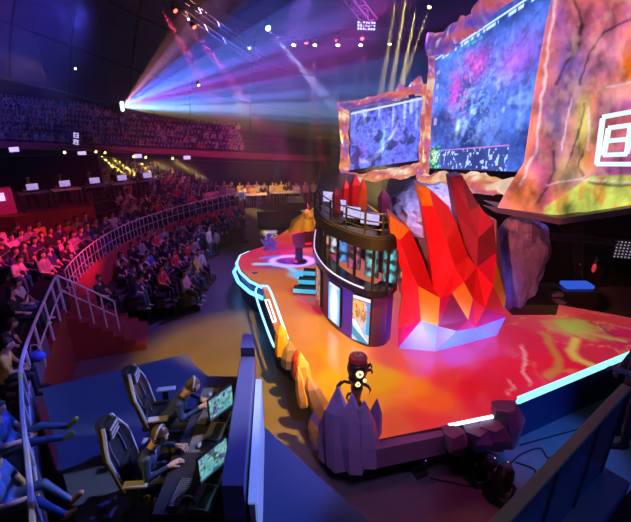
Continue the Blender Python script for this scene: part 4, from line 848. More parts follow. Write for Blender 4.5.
# ------------------------------------------------------------------ people
def capsule(mb, a, b, ra, rb, n=10):
    a, b = Vector(a), Vector(b); t = (b - a); L = t.length; t = t.normalized() if L > 1e-6 else Vector((0, 0, 1)); pts = []; rr = []
    for k in range(4): f = math.cos(math.pi / 2 * k / 4); pts.append(a - t * ra * f); rr.append(max(ra * math.sin(math.pi / 2 * k / 4), ra * .08))
    pts += [a, b]; rr += [ra, rb]
    for k in range(3, -1, -1): f = math.cos(math.pi / 2 * k / 4); pts.append(b + t * rb * f); rr.append(max(rb * math.sin(math.pi / 2 * k / 4), rb * .08))
    mb.tube(pts, rr, n)
HEADS = {}
def make_person_mesh(name, J, voxel, fingers=False, seg_only=False):
    """J: joints of one pose. One closed surface (fused by remeshing); face materials: 0 skin, 1 top, 2 trousers, 3 shoes"""
    S = []  # (a, b, ra, rb, kind)
    pe, ch, nk, hd = Vector(J['pelvis']), Vector(J['chest']), Vector(J['neck']), Vector(J['head'])
    side = Vector(J.get('side', (1, 0, 0)))
    for s in (-1, 1):
        sh = Vector(J['shoulder'][0 if s < 0 else 1]); el = Vector(J['elbow'][0 if s < 0 else 1]); ha = Vector(J['hand'][0 if s < 0 else 1])
        hp = pe + side * .085 * s; kn = Vector(J['knee'][0 if s < 0 else 1]); an = Vector(J['ankle'][0 if s < 0 else 1]); to = Vector(J['toe'][0 if s < 0 else 1])
        S += [(hp, kn, .092, .062, 2), (kn, an, .058, .042, 2), (an + Vector((0, 0, -.03)), to, .045, .038, 3), (an + Vector((0, 0, -.02)), an * 1.0 + Vector((0, 0, -.03)) - (to - an).normalized() * .03, .042, .04, 3)]
        S += [(sh, el, .058, .044, 1), (el, el + (ha - el) * .82, .042, .032, J.get('sleeve', 0)), (el + (ha - el) * .82, ha, .03, .032, 0)]
        S += [(pe + side * .06 * s, pe.lerp(ch, .5) + side * .065 * s, .12, .108, 1), (pe.lerp(ch, .5) + side * .065 * s, ch + side * .075 * s, .108, .115, 1), (ch + side * .06 * s + Vector((0, 0, .05)), sh, .08, .062, 1)]
        if not fingers: S += [(ha, ha + (ha - el).normalized() * .07, .032, .024, 0)]
    S += [(pe + side * -.05, pe + side * .05, .115, .115, 2), (ch, nk, .07, .052, 0), (nk, hd + Vector((0, 0, -.06)), .052, .06, 0)]
    mb = MB()
    for a, b, ra, rb, k in S: capsule(mb, a, b, ra, rb)
    fw = Vector(J['face']).normalized(); rt = fw.cross(Vector((0, 0, 1))).normalized(); up = rt.cross(fw)
    Rm = Matrix((rt, fw, up)).transposed()
    m2 = MB(); m2.ball((0, 0, 0), (.077, .096, .115), 16, 12, fn=lambda d: 1 - .10 * max(0, -d.z) * (1 - max(0, d.y)))
    m2.ball((0, .055, -.055), (.045, .045, .05), 10, 8); m2.ball((0, .098, -.015), (.014, .02, .026), 8, 6); m2.ball((0, .085, .028), (.045, .02, .012), 8, 6); m2.ball((0, .092, -.062), (.024, .012, .009), 8, 6)
    for s in (-1, 1): m2.ball((.08 * s, 0, -.01), (.012, .022, .032), 8, 6)
    mb.add([Rm @ Vector(v) + hd for v in m2.v], m2.f)
    me = bpy.data.meshes.new(name); me.from_pydata(mb.v, [], mb.f); tmp = bpy.data.objects.new('tmp', me); C.objects.link(tmp)
    r_ = tmp.modifiers.new('r', 'REMESH'); r_.mode = 'VOXEL'; r_.voxel_size = voxel; r_.adaptivity = 0
    sm = tmp.modifiers.new('s', 'SMOOTH'); sm.factor = .5; sm.iterations = 2 if voxel < .05 else 0
    dg = bpy.context.evaluated_depsgraph_get(); dg.update(); out = bpy.data.meshes.new_from_object(tmp.evaluated_get(dg)); bpy.data.objects.remove(tmp)
    n = len(out.vertices); co = np.empty(n * 3); out.vertices.foreach_get('co', co); co = co.reshape(-1, 3)
    nf = len(out.polygons); ce_ = np.empty(nf * 3); out.polygons.foreach_get('center', ce_); ce_ = ce_.reshape(-1, 3)
    best = np.full(nf, 9.0); kind = np.zeros(nf, int)
    SS = S + [(hd, hd, .1, .1, 0)]
    for a, b, ra, rb, k in SS:
        a = np.array(a); b = np.array(b); ab = b - a; L = ab @ ab; t = np.clip(((ce_ - a) @ ab) / L, 0, 1) if L > 1e-9 else np.zeros(nf)
        d = np.linalg.norm(ce_ - a - t[:, None] * ab, axis=1) - (ra + (rb - ra) * t); m_ = d < best; best[m_] = d[m_]; kind[m_] = k
    out.name = name
    if fingers:   # hands with separate bent fingers
        mb = MB()
        for s in (0, 1):
            el = Vector(J['elbow'][s]); ha = Vector(J['hand'][s]); d = (ha - el).normalized(); dn = Vector((0, 0, -1)); sd = d.cross(dn).normalized() * (1 if s else -1); flat = sd.cross(d).normalized(); flat = -flat if flat.z > 0 else flat
            capsule(mb, ha - d * .01 - sd * .02, ha + d * .06 - sd * .022, .02, .019, 8); capsule(mb, ha - d * .01 + sd * .02, ha + d * .06 + sd * .02, .02, .018, 8); capsule(mb, ha, ha + d * .065, .022, .02, 8)
            for k, (o_, L) in enumerate(((-.032, .07), (-.011, .08), (.011, .075), (.031, .058))):
                r0 = ha + d * .065 + sd * o_; r1 = r0 + d * L * .5 + flat * .006; r2 = r1 + d * L * .3 + flat * .02; r3 = r2 + d * L * .12 + flat * .022
                mb.tube([r0, r1, r2, r3], [.0095, .009, .008, .005], 7)
            r0 = ha + d * .01 - sd * .035; r1 = r0 + d * .035 - sd * .028 + flat * .01; r2 = r1 + d * .03 - sd * .008 + flat * .012; mb.tube([r0, r1, r2], [.013, .011, .007], 7)
        bm = bmesh.new(); bm.from_mesh(out); t2 = bpy.data.meshes.new('t'); t2.from_pydata(mb.v, [], mb.f); bm.from_mesh(t2); bm.to_mesh(out); bm.free(); bpy.data.meshes.remove(t2)
        kind = np.concatenate([kind, np.zeros(len(out.polygons) - nf, int)])
    out.materials.clear()
    for x in ('skin', 'cloth_black', 'trousers', 'shoe_black'): out.materials.append(M[x])
    out.polygons.foreach_set('material_index', kind.astype(np.int32)); out.polygons.foreach_set('use_smooth', [True] * len(out.polygons)); out.update()
    HEADS[out.name] = (hd.copy(), Rm.copy()); return out
def hair_mesh(name, hd, Rm, long=False, nu=16, nv=10):
    mb = MB(); vs = []; fs = []
    for ring in range(nv + 1):
        t = math.pi * (.62 if not long else .66) * ring / nv
        for i in range(nu):
            a = 2 * math.pi * i / nu; d = Vector((math.sin(t) * math.cos(a), math.sin(t) * math.sin(a), math.cos(t)))
            front = max(0, d.y); z = d.z
            if front > .3 and z < .45: d = Vector((d.x, d.y, max(z, .45))); 
            r_ = Vector((d.x * .088, d.y * .106 - .006, d.z * .124 + .006)) if not long or front > .3 else Vector((d.x * .096, d.y * .115 - .012, d.z * .13 - (.10 if z < -.1 else 0)))
            vs.append(Rm @ (r_ * (1 + .03 * math.sin(7 * a))) + hd)
    for j in range(nv):
        for i in range(nu): fs.append((j * nu + i, (j + 1) * nu + i, (j + 1) * nu + (i + 1) % nu, j * nu + (i + 1) % nu))
    fs.append(tuple(nv * nu + i for i in range(nu))); me = bpy.data.meshes.new(name); me.from_pydata([tuple(v) for v in vs], [], fs); me.materials.append(M['hair'])
    me.polygons.foreach_set('use_smooth', [True] * len(fs)); return me
# poses face local +Y, the seat is 0.43 high
def sit(hands='lap', lean=0.0, head=(0, 1, -.15), spread=.12, z=.0):
    ly = .38 * lean
    J = dict(pelvis=(0, 0, .53), chest=(0, -.03 + ly, .88 - .06 * lean), neck=(0, .0 + ly * 1.25, 1.06 - .1 * lean), head=(0, .03 + ly * 1.5, 1.205 - .13 * lean), face=head)
    J['shoulder'] = [(-.185, -.02 + ly * 1.1, .98 - .08 * lean), (.185, -.02 + ly * 1.1, .98 - .08 * lean)]
    J['knee'] = [(-spread, .43, .50), (spread, .43, .50)]; J['ankle'] = [(-spread, .44, .09), (spread, .44, .09)]; J['toe'] = [(-spread - .02, .60, .045), (spread + .02, .60, .045)]
    s0, s1 = J['shoulder']
    if hands == 'lap': J['elbow'] = [(-.25, .04 + ly, .72), (.25, .04 + ly, .72)]; J['hand'] = [(-.09, .26 + ly * .5, .64), (.09, .26 + ly * .5, .64)]
    elif hands == 'clap': J['elbow'] = [(-.26, .12 + ly, .76), (.26, .12 + ly, .76)]; J['hand'] = [(-.04, .32 + ly, .93), (.04, .32 + ly, .93)]
    elif hands == 'phone': J['elbow'] = [(-.24, .12 + ly, .8), (.25, .06 + ly, .74)]; J['hand'] = [(-.07, .33 + ly, 1.12), (.09, .28, .64)]
    elif hands == 'up': J['elbow'] = [(-.30, .05, 1.15), (.30, .05, 1.15)]; J['hand'] = [(-.24, .1, 1.42), (.24, .1, 1.42)]
    return J
def stand(hands='down', stride=.0):
    J = dict(pelvis=(0, 0, .93), chest=(0, 0, 1.27), neck=(0, .01, 1.46), head=(0, .03, 1.60), face=(0, 1, -.05), shoulder=[(-.185, 0, 1.38), (.185, 0, 1.38)])
    J['knee'] = [(-.10, .02 + stride * .5, .50), (.10, .03 - stride * .3, .50)]; J['ankle'] = [(-.11, stride, .09), (.11, -stride, .09)]; J['toe'] = [(-.13, .16 + stride, .045), (.13, .16 - stride, .045)]
    if hands == 'down': J['elbow'] = [(-.25, -.02, 1.12), (.25, -.02, 1.12)]; J['hand'] = [(-.25, .06, .88), (.25, .06, .88)]
    if hands == 'hold': J['elbow'] = [(-.25, .0, 1.12), (.25, .0, 1.12)]; J['hand'] = [(-.08, .25, 1.15), (.08, .25, 1.15)]
    return J
POSES = {'hands in the lap': sit('lap'), 'clapping': sit('clap', .1), 'holding up a phone': sit('phone'), 'leaning forward': sit('lap', .6, (0, 1, -.3)), 'looking sideways': sit('lap', 0, (.7, .7, -.1), .16), 'both arms raised': sit('up')}
CM = {}; HM = {}
for k, J in POSES.items():
    CM[k] = make_person_mesh('seated_body', J, .034); h, Rm = HEADS[CM[k].name]; HM[k, 0] = hair_mesh('hair', h, Rm); HM[k, 1] = hair_mesh('hair', h, Rm, True)
SM = {}
for k, J in (('arms down', stand()), ('hands held in front', stand('hold', .05))):
    SM[k] = make_person_mesh('standing_body', J, .034); h, Rm = HEADS[SM[k].name]; HM[k, 0] = hair_mesh('hair', h, Rm); HM[k, 1] = hair_mesh('hair', h, Rm, True)
LOW = {}
for k in list(POSES)[:4]: LOW[k] = make_person_mesh('far_body', POSES[k], .062)

def person(pose, loc, rz, shirt, label, grp=None, mesh=None, long=0, legs='trousers', shoes='shoe_black', skin='skin', hairm='hair', name='person', s=1.0):
    me = mesh or CM.get(pose) or SM.get(pose); o = bpy.data.objects.new(name, me); C.objects.link(o); o.location = loc; o.rotation_euler = (0, 0, rz); o.scale = (s, s, s)
    for i, m_ in enumerate((skin, shirt, legs, shoes)):
        o.material_slots[i].link = 'OBJECT'; o.material_slots[i].material = M[m_]
    tag(o, label, 'person', grp)
    if (pose, long) in HM:
        h = bpy.data.objects.new('hair', HM[pose, long]); C.objects.link(h); h.parent = o
        if hairm != 'hair': h.material_slots[0].link = 'OBJECT'; h.material_slots[0].material = M[hairm]
    return o
def face_to(p, q): return math.atan2(q[1] - p[1], q[0] - p[0]) - math.pi / 2
# candidate seats --------------------------------------------
cand = []; rg = random.Random(11); STG = (2.5, 11)
def blocked(p):   # on or behind the production deck
    rel = Vector((p.x - DA.x, p.y - DA.y, 0)); u, v = rel.dot(DD), rel.dot(DN)
    return v > -.45 and u < (DB - DA).length + 1.0 + .2 * v
for r_ in range(NROW):
    off = .16 + r_ * PITCHROW + .66; z = T0 + RISE * r_; d = 0; last = None
    for i in range(len(rail) - 1):
        a, b = rowpt(i, off), rowpt(i + 1, off); L = (b - a).length; x = (.56 - d) if last is not None else .2
        while x < L:
            p = a + (b - a) * (x / L); last = p
            if not (i_stair0 - 1 <= i <= i_stair1): 
                if not blocked(p) and rg.random() < .95: cand.append((Vector((p.x, p.y, z)), 'bowl', r_, i))
            x += .56
        d = L - (x - .56)
# floor audience on benches in front of the curved parapet
bench_rows = []
for r_ in range(4):
    off = -.62 - .84 * r_; bz = .62 - .12 * r_; i0 = 31 + r_; i1 = len(rail) - (3, 13, 18, 22)[r_]
    pts = [rowpt(i, off) for i in range(i0, i1)]
    bench_rows.append(pts); d = 0; last = None
    mb = MB(); n = len(pts)
    W = [NR[i] for i in range(i0, i1)]
    A_ = [p - w_ * .17 + Vector((0, 0, .43 + bz)) for p, w_ in zip(pts, W)]; B_ = [p + w_ * .17 + Vector((0, 0, .43 + bz)) for p, w_ in zip(pts, W)]; dz = Vector((0, 0, -.05))
    strip(mb, A_, B_); strip(mb, [p + dz for p in A_], [p + dz for p in B_]); strip(mb, A_, [p + dz for p in A_]); strip(mb, B_, [p + dz for p in B_])
    fl_ = MB(); ext = [rowpt(i, off + .42) for i in range(i0, i1)]; ex2 = [rowpt(i, off - .42) for i in range(i0, i1)]
    for A1_, B1_, za, zb_ in ((ext, ex2, bz, bz), (ex2, ex2, bz, 0)): strip(fl_, [p + Vector((0, 0, za)) for p in A1_], [p + Vector((0, 0, zb_)) for p in B1_])
    struct('floor_bench_riser', fl_, 'tier', fix=False)
    t = empty('bench', (0, 0, 0), 0, f'long curved low black bench in front of the red parapet, {names[r_]} bench from it', 'bench', 'curved benches on the floor'); mb.build('seat', 'black_plastic', t)
    for q in range(0, n, 4):
        mb = MB(); mb.box(pts[q] + Vector((0, 0, .19 + bz)), (.05, .3, .38), math.atan2(W[q].y, W[q].x) - math.pi / 2); mb.build('leg', 'black_plastic', t)
    for a, b in zip(pts, pts[1:]):
        L = (b - a).length; x = (.57 - d) if last is not None else .2
        while x < L:
            p = a + (b - a) * (x / L); last = p
            if rg.random() < .9: cand.append((Vector((p.x, p.y, bz)), 'floor', r_, 0))
            x += .57
        d = L - (x - .57)
for r_ in range(NB):
    for i in range(len(A) - 1):
        for f in (.1, .35, .6, .85):
            if r_ > 0 and pxs[i] < 236 and rg.random() < .85:
                p = A[i].lerp(A[i + 1], f); p = rad_out(p, .3 + .8 * r_ + .5) + Vector((0, 0, -.9 + BR * r_)); cand.append((p, 'balcony', r_, i))
vis = []
for c_ in cand:
    q = project(c_[0] + Vector((0, 0, 1.0)))
    if q and -14 < q[0] < 640 and 60 < q[1] < 545: vis.append((q[2], q[0], q[1], c_))
vis.sort(key=lambda t: t[0])
near = vis[:292]; far = vis[292:]
print('seats', len(cand), 'visible', len(vis))
rowname = lambda k: ['first', 'second', 'third', 'fourth', 'fifth', 'sixth', 'seventh', 'eighth', 'ninth', 'tenth', 'eleventh', 'twelfth', 'thirteenth', 'fourteenth', 'fifteenth'][k]
used = {}
for dd, qx, qy, (p, sec, r_, i) in near:
    pose = rg.choices(list(POSES), [5, 3, 2, 3, 3, .6])[0]; sh = rg.choices(list(SH), [1.6, 5, 1.0, 1, 2.4, .8, .2, 3])[0]; ln = int(rg.random() < .3)
    legs = rg.choice(['trousers', 'trousers', 'jeans']); shoes = rg.choice(['shoe_white', 'shoe_black'])
    rz = face_to(p, STG if sec != 'floor' else (0, 12)) + rg.uniform(-.12, .12)
    hairw = 'long' if ln else 'short'
    if sec == 'floor': lab = f'spectator in {sh} top, {hairw} hair, {pose}, {rowname(r_)} floor bench'; grp = 'spectators on the floor benches'
    elif sec == 'bowl':
        lab = f'spectator in {sh} top, {hairw} hair, {pose}, {rowname(r_)} {"near" if i < i_stair0 else "raised"} row'; grp = 'spectators in the raised rows'
    else: lab = f'spectator in {sh} top, {hairw} hair, {pose}, on the balcony'; grp = 'spectators on the balcony'
    o = person(pose, p, rz, 'cloth_' + sh, lab, grp, long=ln, legs=legs, shoes=shoes, skin=rg.choice(['skin', 'skin_b']))
    used.setdefault(lab, []).append((qx, o))
for lab, L in used.items():
    if len(L) > 1:
        L.sort(key=lambda t: t[0])
        for k, (x_, o) in enumerate(L): o['label'] = lab + (', ' + (['left one', 'right one'][k] if len(L) == 2 else ['left one', 'middle one', 'right one'][k] if len(L) == 3 else rowname(k) + ' from left'))
# everyone further off: one object
vs_all = []; fs_all = []; mi_all = []; off = 0; SHL = list(SH)
base = {}
for k, me in LOW.items():
    n = len(me.vertices); co = np.empty(n * 3); me.vertices.foreach_get('co', co); fl = [tuple(p.vertices) for p in me.polygons]; mi = np.array([p.material_index for p in me.polygons]); ctr = np.array([p.center[:] for p in me.polygons])
    hd = HEADS[me.name][0]; hm_ = (ctr[:, 2] > hd.z + .02) | ((np.linalg.norm(ctr - np.array(hd), axis=1) < .16) & (ctr[:, 1] < hd.y - .03) & (ctr[:, 2] > hd.z - .08)); mi = np.where(hm_ & (mi == 0), 4, mi); base[k] = (co.reshape(-1, 3), np.array([f if len(f) == 4 else f + (f[-1],) for f in fl]), mi)
mats_far = ['skin', 'trousers', 'shoe_black', 'hair'] + ['cloth_' + s for s in SHL]
for dd, qx, qy, (p, sec, r_, i) in far:
    co, fl, mi = base[rg.choice(list(base))]; rz = face_to(p, STG) + rg.uniform(-.15, .15); c_, s_ = math.cos(rz), math.sin(rz)
    xy = co[:, :2] @ np.array([[c_, s_], [-s_, c_]]); v = np.concatenate([xy + np.array([p.x, p.y]), co[:, 2:] + p.z], 1); vs_all.append(v); fs_all.append(fl + off); off += len(v)
    sh = rg.choices(range(len(SHL)), [1.4, 6, 1.0, 1, 2.4, .7, .2, 3])[0]; mp = np.array([0, 4 + sh, 1, 2, 3]); mi_all.append(mp[mi])
V = np.concatenate(vs_all); Fc = np.concatenate(fs_all); MI = np.concatenate(mi_all)
me = bpy.data.meshes.new('distant_crowd'); me.vertices.add(len(V)); me.vertices.foreach_set('co', V.ravel()); me.loops.add(len(Fc) * 4); me.loops.foreach_set('vertex_index', Fc.ravel().astype(np.int32))
me.polygons.add(len(Fc)); me.polygons.foreach_set('loop_start', np.arange(0, len(Fc) * 4, 4, dtype=np.int32)); me.polygons.foreach_set('loop_total', np.full(len(Fc), 4, dtype=np.int32))
for x in mats_far: me.materials.append(M[x])
me.polygons.foreach_set('material_index', MI.astype(np.int32)); me.update(calc_edges=True); me.validate()
o = bpy.data.objects.new('distant_crowd', me); C.objects.link(o); tag(o, 'dense crowd of seated spectators filling the far rows and the balcony', 'crowd', kind='stuff')

# ------------------------------------------------------------------ railings of the raised rows
def railing(path, base, top, label, every=1, mid=(.5,), m='steel', r_=.022, mesh_=False):
    t = empty('railing', (0, 0, 0), 0, label, 'railing'); up = Vector((0, 0, 1))
    mb = MB(); mb.tube([p + up * top for p in path], r_ * 1.15, 6); mb.build('handrail', m, t)
    for k in mid: mb = MB(); mb.tube([p + up * (base + (top - base) * k) for p in path], r_ * .7, 5); mb.build('middle_bar', m, t)
    for i in range(0, len(path), every): mb = MB(); mb.tube([path[i] + up * base, path[i] + up * top], r_, 6); mb.build('post', m, t)
    return t
def offpath(i0, i1, off=.08): return [rowpt(i, off) for i in range(i0, i1 + 1)]
RT = 2.62
railing(offpath(i_stair1, NL, .08), T0 + .12, 2.36, 'long curved steel railing on top of the red parapet', 1, (.5,), r_=.016)
nearrail = railing(offpath(4, i_stair0, .02), T0 + .1, RT, 'near steel railing at the bottom left in front of the nearest spectators', 2, (.5,), r_=.03)
for a_, b_ in ((14, 15),):
    mb = MB(); mb.tube([rowpt(a_, .02) + Vector((0, 0, RT)), rowpt(b_, .02) + Vector((0, 0, RT))], .034, 8); tag(mb.build('yellow_tape', 'yellow_tape', nearrail), 'yellow tape wound round the handrail')
# perforated infill plates of the near railing
mb = MB(); strip(mb, [rowpt(i, .0) + Vector((0, 0, T0 + .12)) for i in range(8, 22)], [rowpt(i, .0) + Vector((0, 0, T0 + .6)) for i in range(8, 22)]); strip(mb, [rowpt(i, .015) + Vector((0, 0, T0 + .12)) for i in range(8, 22)], [rowpt(i, .015) + Vector((0, 0, T0 + .6)) for i in range(8, 22)]); tag(mb.build('infill_plate', 'panel_grey', nearrail), 'bluish lower plate')
# guard rail along the stair
g0 = rowpt(i_stair0, .0); g1 = G(121, 338, .35); gp = [g0.lerp(Vector((g1.x, g1.y, 0)), t) for t in (0, .25, .5, .75, 1)]
t = empty('railing', (0, 0, 0), 0, 'straight sloping steel guard rail beside the short stair in the parapet gap', 'railing')
zt = [RT, 2.38, 2.12, 1.85, 1.58]; zb = [T0, 1.22, .95, .65, .38]
mb = MB(); mb.tube([p + Vector((0, 0, z)) for p, z in zip(gp, zt)], .026, 6); mb.build('handrail', 'steel', t)
mb = MB(); mb.tube([p + Vector((0, 0, z * .6 + b * .4)) for p, z, b in zip(gp, zt, zb)], .018, 6); mb.build('middle_bar', 'steel', t)
for p, z, b in zip(gp, zt, zb): mb = MB(); mb.tube([p + Vector((0, 0, b)), p + Vector((0, 0, z))], .022, 6); mb.build('post', 'steel', t)
mb = MB(); n = (gp[-1] - gp[0]).normalized(); a, b = gp[0], gp[-1]; w_ = Vector((-n.y, n.x, 0)) * .12
mb.add([a, b, b + w_, a + w_, a + Vector((0, 0, T0)), b + Vector((0, 0, .40)), b + w_ + Vector((0, 0, .40)), a + w_ + Vector((0, 0, T0))], [(0, 3, 2, 1), (4, 5, 6, 7), (0, 1, 5, 4), (1, 2, 6, 5), (2, 3, 7, 6), (3, 0, 4, 7)])
struct('wall_stair', mb, 'redwall')

# ------------------------------------------------------------------ players' station
def rbox(c, d, name, m, parent, bev=.02, rot=None, smooth=True, label=None):
    mb = MB(); mb.box(c, d, M4=rot); o = mb.build(name, m, parent, bevel=bev, smooth=False)
    if label: o['label'] = label
    return o
def gaming_chair(loc, rz, label):
    t = empty('gaming_chair', loc, rz, label, 'chair', 'gaming chairs of the players')   # faces local +Y
    mb = MB(); mb.box((0, 0, .48), (.50, .50, .10)); mb.build('seat', 'leather', t, bevel=.03)
    for s in (-1, 1): mb = MB(); mb.box((.23 * s, .02, .53), (.07, .46, .09)); mb.build('seat_wing', 'leather', t, bevel=.025)
    prof = [(-.20, .52, .25), (-.235, .70, .26), (-.26, .85, .27), (-.30, 1.02, .28), (-.33, 1.15, .22), (-.355, 1.28, .15), (-.37, 1.36, .12)]
    mb = MB(); vs = []
    for (y, z, w_) in prof:
        for k in range(9):
            u = -1 + k / 4; vs.append((u * w_, y + .07 * abs(u) ** 3, z))
    n = len(vs); vs += [(v[0] * 1.0, v[1] - .085, v[2]) for v in vs]; fs = []
    for i in range(len(prof) - 1):
        for k in range(8): a = i * 9 + k; fs += [(a, a + 1, a + 10, a + 9), (n + a, n + a + 9, n + a + 10, n + a + 1)]
    for i in range(len(prof) - 1): a = i * 9; fs += [(a, a + 9, n + a + 9, n + a), (a + 8, n + a + 8, n + a + 17, a + 17)]
    for k in range(8): a = (len(prof) - 1) * 9 + k; fs += [(k, n + k, n + k + 1, k + 1), (a, a + 1, n + a + 1, n + a)]
    mb.add(vs, fs); mb.build('backrest', 'leather', t, bevel=.012)
    for s in (-1, 1):
        mb = MB(); mb.tube([(s * w_, y + .05, z) for y, z, w_ in prof], [.022] * 7, 6); tag(mb.build('side_piping', 'leather_light', t), 'pale grey edge piping')
        mb = MB(); mb.tube([(s * w_ * .45, y + .02, z) for y, z, w_ in prof[:5]], [.012] * 5, 5); mb.build('seam', 'panel_grey', t)
    hp = MB(); hp.box((0, -.30, 1.25), (.26, .09, .17)); hp_o = hp.build('head_pillow', 'leather', t, bevel=.035)
    for z in (1.19, 1.25, 1.31): mb = MB(); mb.box((0, -.252, z), (.20, .012, .022)); tag(mb.build('stripe', 'leather_light', hp_o), 'pale stripe')
    mb = MB(); mb.box((0, -.22, .72), (.32, .08, .16)); mb.build('lumbar_pillow', 'leather', t, bevel=.03)
    for s in (-1, 1):
        a_ = MB(); a_.box((.33 * s, 0, .58), (.05, .08, .24)); a_.box((.31 * s, 0, .46), (.14, .08, .03)); ao = a_.build('armrest_support', 'black_plastic', t)
        mb = MB(); mb.box((.33 * s, .02, .71), (.10, .28, .035)); tag(mb.build('armrest', 'leather_light', t, bevel=.015), 'pale grey armrest pad')
    mb = MB(); mb.lathe((0, 0, 0), [(.035, .12), (.035, .3), (.022, .3), (.022, .44)], 12); mb.build('gas_lift', 'steel', t)
    for k in range(5):
        a = 2 * math.pi * k / 5 + .3; d = Vector((math.cos(a), math.sin(a), 0)); mb = MB(); mb.tube([Vector((0, 0, .13)), d * .17 + Vector((0, 0, .12)), d * .32 + Vector((0, 0, .08))], [.032, .027, .02], 6); l = mb.build('base_arm', 'black_plastic', t)
        mb = MB(); mb.lathe(d * .32 + Vector((0, 0, .032)), [(.03, -.02), (.032, 0), (.03, .02)], 10, axis=(-d.y, d.x, 0)); mb.build('caster', 'blackgloss', l)
    return t
PX = -90
p2_, p1_ = Vector((-2.22, 3.75, RZ)), Vector((-2.22, 4.72, RZ))
gaming_chair(p2_ + Vector((.08, .02, 0)), R(-86), 'nearer black gaming chair with pale striped head pillow, at the players desk')
gaming_chair(p1_ + Vector((-.08, .10, 0)), R(-80), 'further black gaming chair with pale piping, at the far end of the players desk')
def player(loc, rz, J, label, shoulder_mat):
    me = make_person_mesh('player_body', J, .015, fingers=True); o = bpy.data.objects.new('person', me); C.objects.link(o); o.location = loc; o.rotation_euler = (0, 0, rz)
    for i, m_ in enumerate(('skin', 'cloth_player', 'trousers', 'shoe_black')): o.material_slots[i].link = 'OBJECT'; o.material_slots[i].material = M[m_]
    tag(o, label, 'person', 'players at the desk'); h, Rm = HEADS[me.name]
    ho_ = bpy.data.objects.new('hair', hair_mesh('hair', h, Rm)); C.objects.link(ho_); ho_.parent = o; ho_.material_slots[0].link = 'OBJECT'; ho_.material_slots[0].material = M['hair_brown']
    for s in (-1, 1):
        mb = MB(); mb.ball(Rm @ Vector((.032 * s, .086, .012)) + h, .011, 8, 6); mb.build('eye', 'shoe_white', o, smooth=True)
        mb = MB(); mb.lathe(Rm @ Vector((.088 * s, 0, -.01)) + h, [(.03, -.018), (.042, -.014), (.042, .014), (.034, .022)], 14, axis=Rm @ Vector((s, 0, 0))); hs = mb.build('headphone_cup', 'black_plastic', o)
    mb = MB(); mb.tube([Rm @ Vector((.1 * math.cos(a), -.005, -.01 + .145 * math.sin(a))) + h for a in [math.pi * k / 12 for k in range(13)]], .014, 6); tag(mb.build('headphone_band', 'leather_light', o), 'pale headphone band')
    mb = MB(); mb.tube([Rm @ Vector(v) + h for v in ((.09, .01, -.03), (.08, .07, -.07), (.03, .11, -.075))], .006, 5); mb.build('microphone_arm', 'black_plastic', o)
    return o
mat('cloth_player', (.035, .055, .13), .45, scale=9, var=.5)
Ja = sit('lap', .75, (-.35, 1, -.35)); Ja['elbow'] = [(-.27, .35, .74), (.27, .33, .74)]; Ja['hand'] = [(-.06, .56, .80), (.08, .58, .80)]; Ja['sleeve'] = 1
Jb = sit('lap', .55, (.25, 1, -.25)); Jb['elbow'] = [(-.28, .22, .74), (.28, .22, .74)]; Jb['hand'] = [(-.14, .50, .80), (.14, .48, .80)]; Jb['sleeve'] = 1
player(p1_, R(-88), Ja, 'player in dark jacket with white headset, hands together, at the far end of the desk', None)
player(p2_, R(-86), Jb, 'player in dark jacket with headset nearer the camera, one hand on the desk', None)
# desk
DZ = RZ + .745
desk = empty('players_desk', (0, 0, 0), 0, 'long black desk of the two players on the blue-carpeted platform', 'desk')
DP = [(-1.76, 3.05), (-.98, 3.05), (-1.16, 5.42), (-1.76, 5.42)]
mb = MB(); mb.prism(DP, DZ - .04, DZ); mb.build('desk_top', 'desk', desk)
mb = MB(); mb.prism([(-1.70, 3.05), (-.98, 3.05), (-.98, 3.09), (-1.70, 3.09)], RZ, DZ - .04); mb.build('side_panel', 'black_plastic', desk)
mb = MB(); mb.prism([(-1.72, 5.36), (-1.16, 5.36), (-1.16, 5.4), (-1.72, 5.4)], RZ, DZ - .04); mb.build('side_panel', 'black_plastic', desk)
mb = MB(); mb.prism([(-1.18, 3.1), (-1.14, 3.1), (-1.26, 5.35), (-1.30, 5.35)], RZ + .1, DZ - .04); mb.build('modesty_panel', 'black_plastic', desk)
# partition to the right of the desk
mb = MB(); mb.prism([(-.95, 2.95), (-.72, 2.95), (-.93, 5.2), (-1.14, 5.2)], RZ, RZ + 1.28); q = mb.build('partition', 'panel_grey', bevel=.01); tag(q, 'blue-grey partition box along the right side of the players desk', 'partition')
mb = MB(); mb.prism([(-1.14, 5.22), (-.93, 5.22), (-1.02, 5.62), (-1.17, 5.62)], RZ, RZ + 1.42); q = mb.build('partition', 'panel_grey'); tag(q, 'taller narrow end piece of the partition at the far end of the desk', 'partition')
t = empty('glowing_partition', (0, 0, 0), 0, 'tall glowing pale partition panel standing on the right of the grey partition', 'light panel')
mb = MB(); mb.prism([(-.68, 2.95), (-.62, 2.95), (-.82, 4.95), (-.88, 4.95)], RZ, RZ + 1.02); mb.build('frame', 'steel', t)
mat('panel_glow', (.5, .55, .7), .3, emit=(.25, .4, 1), es=.4)
mb = MB(); mb.prism([(-.615, 2.97), (-.60, 2.97), (-.80, 4.93), (-.815, 4.93)], RZ + .02, RZ + 1.0); mb.prism([(-.69, 2.95), (-.60, 2.95), (-.80, 4.95), (-.89, 4.95)], RZ + 1.02, RZ + 1.05); mb.build('lit_face', 'panel_glow', t)
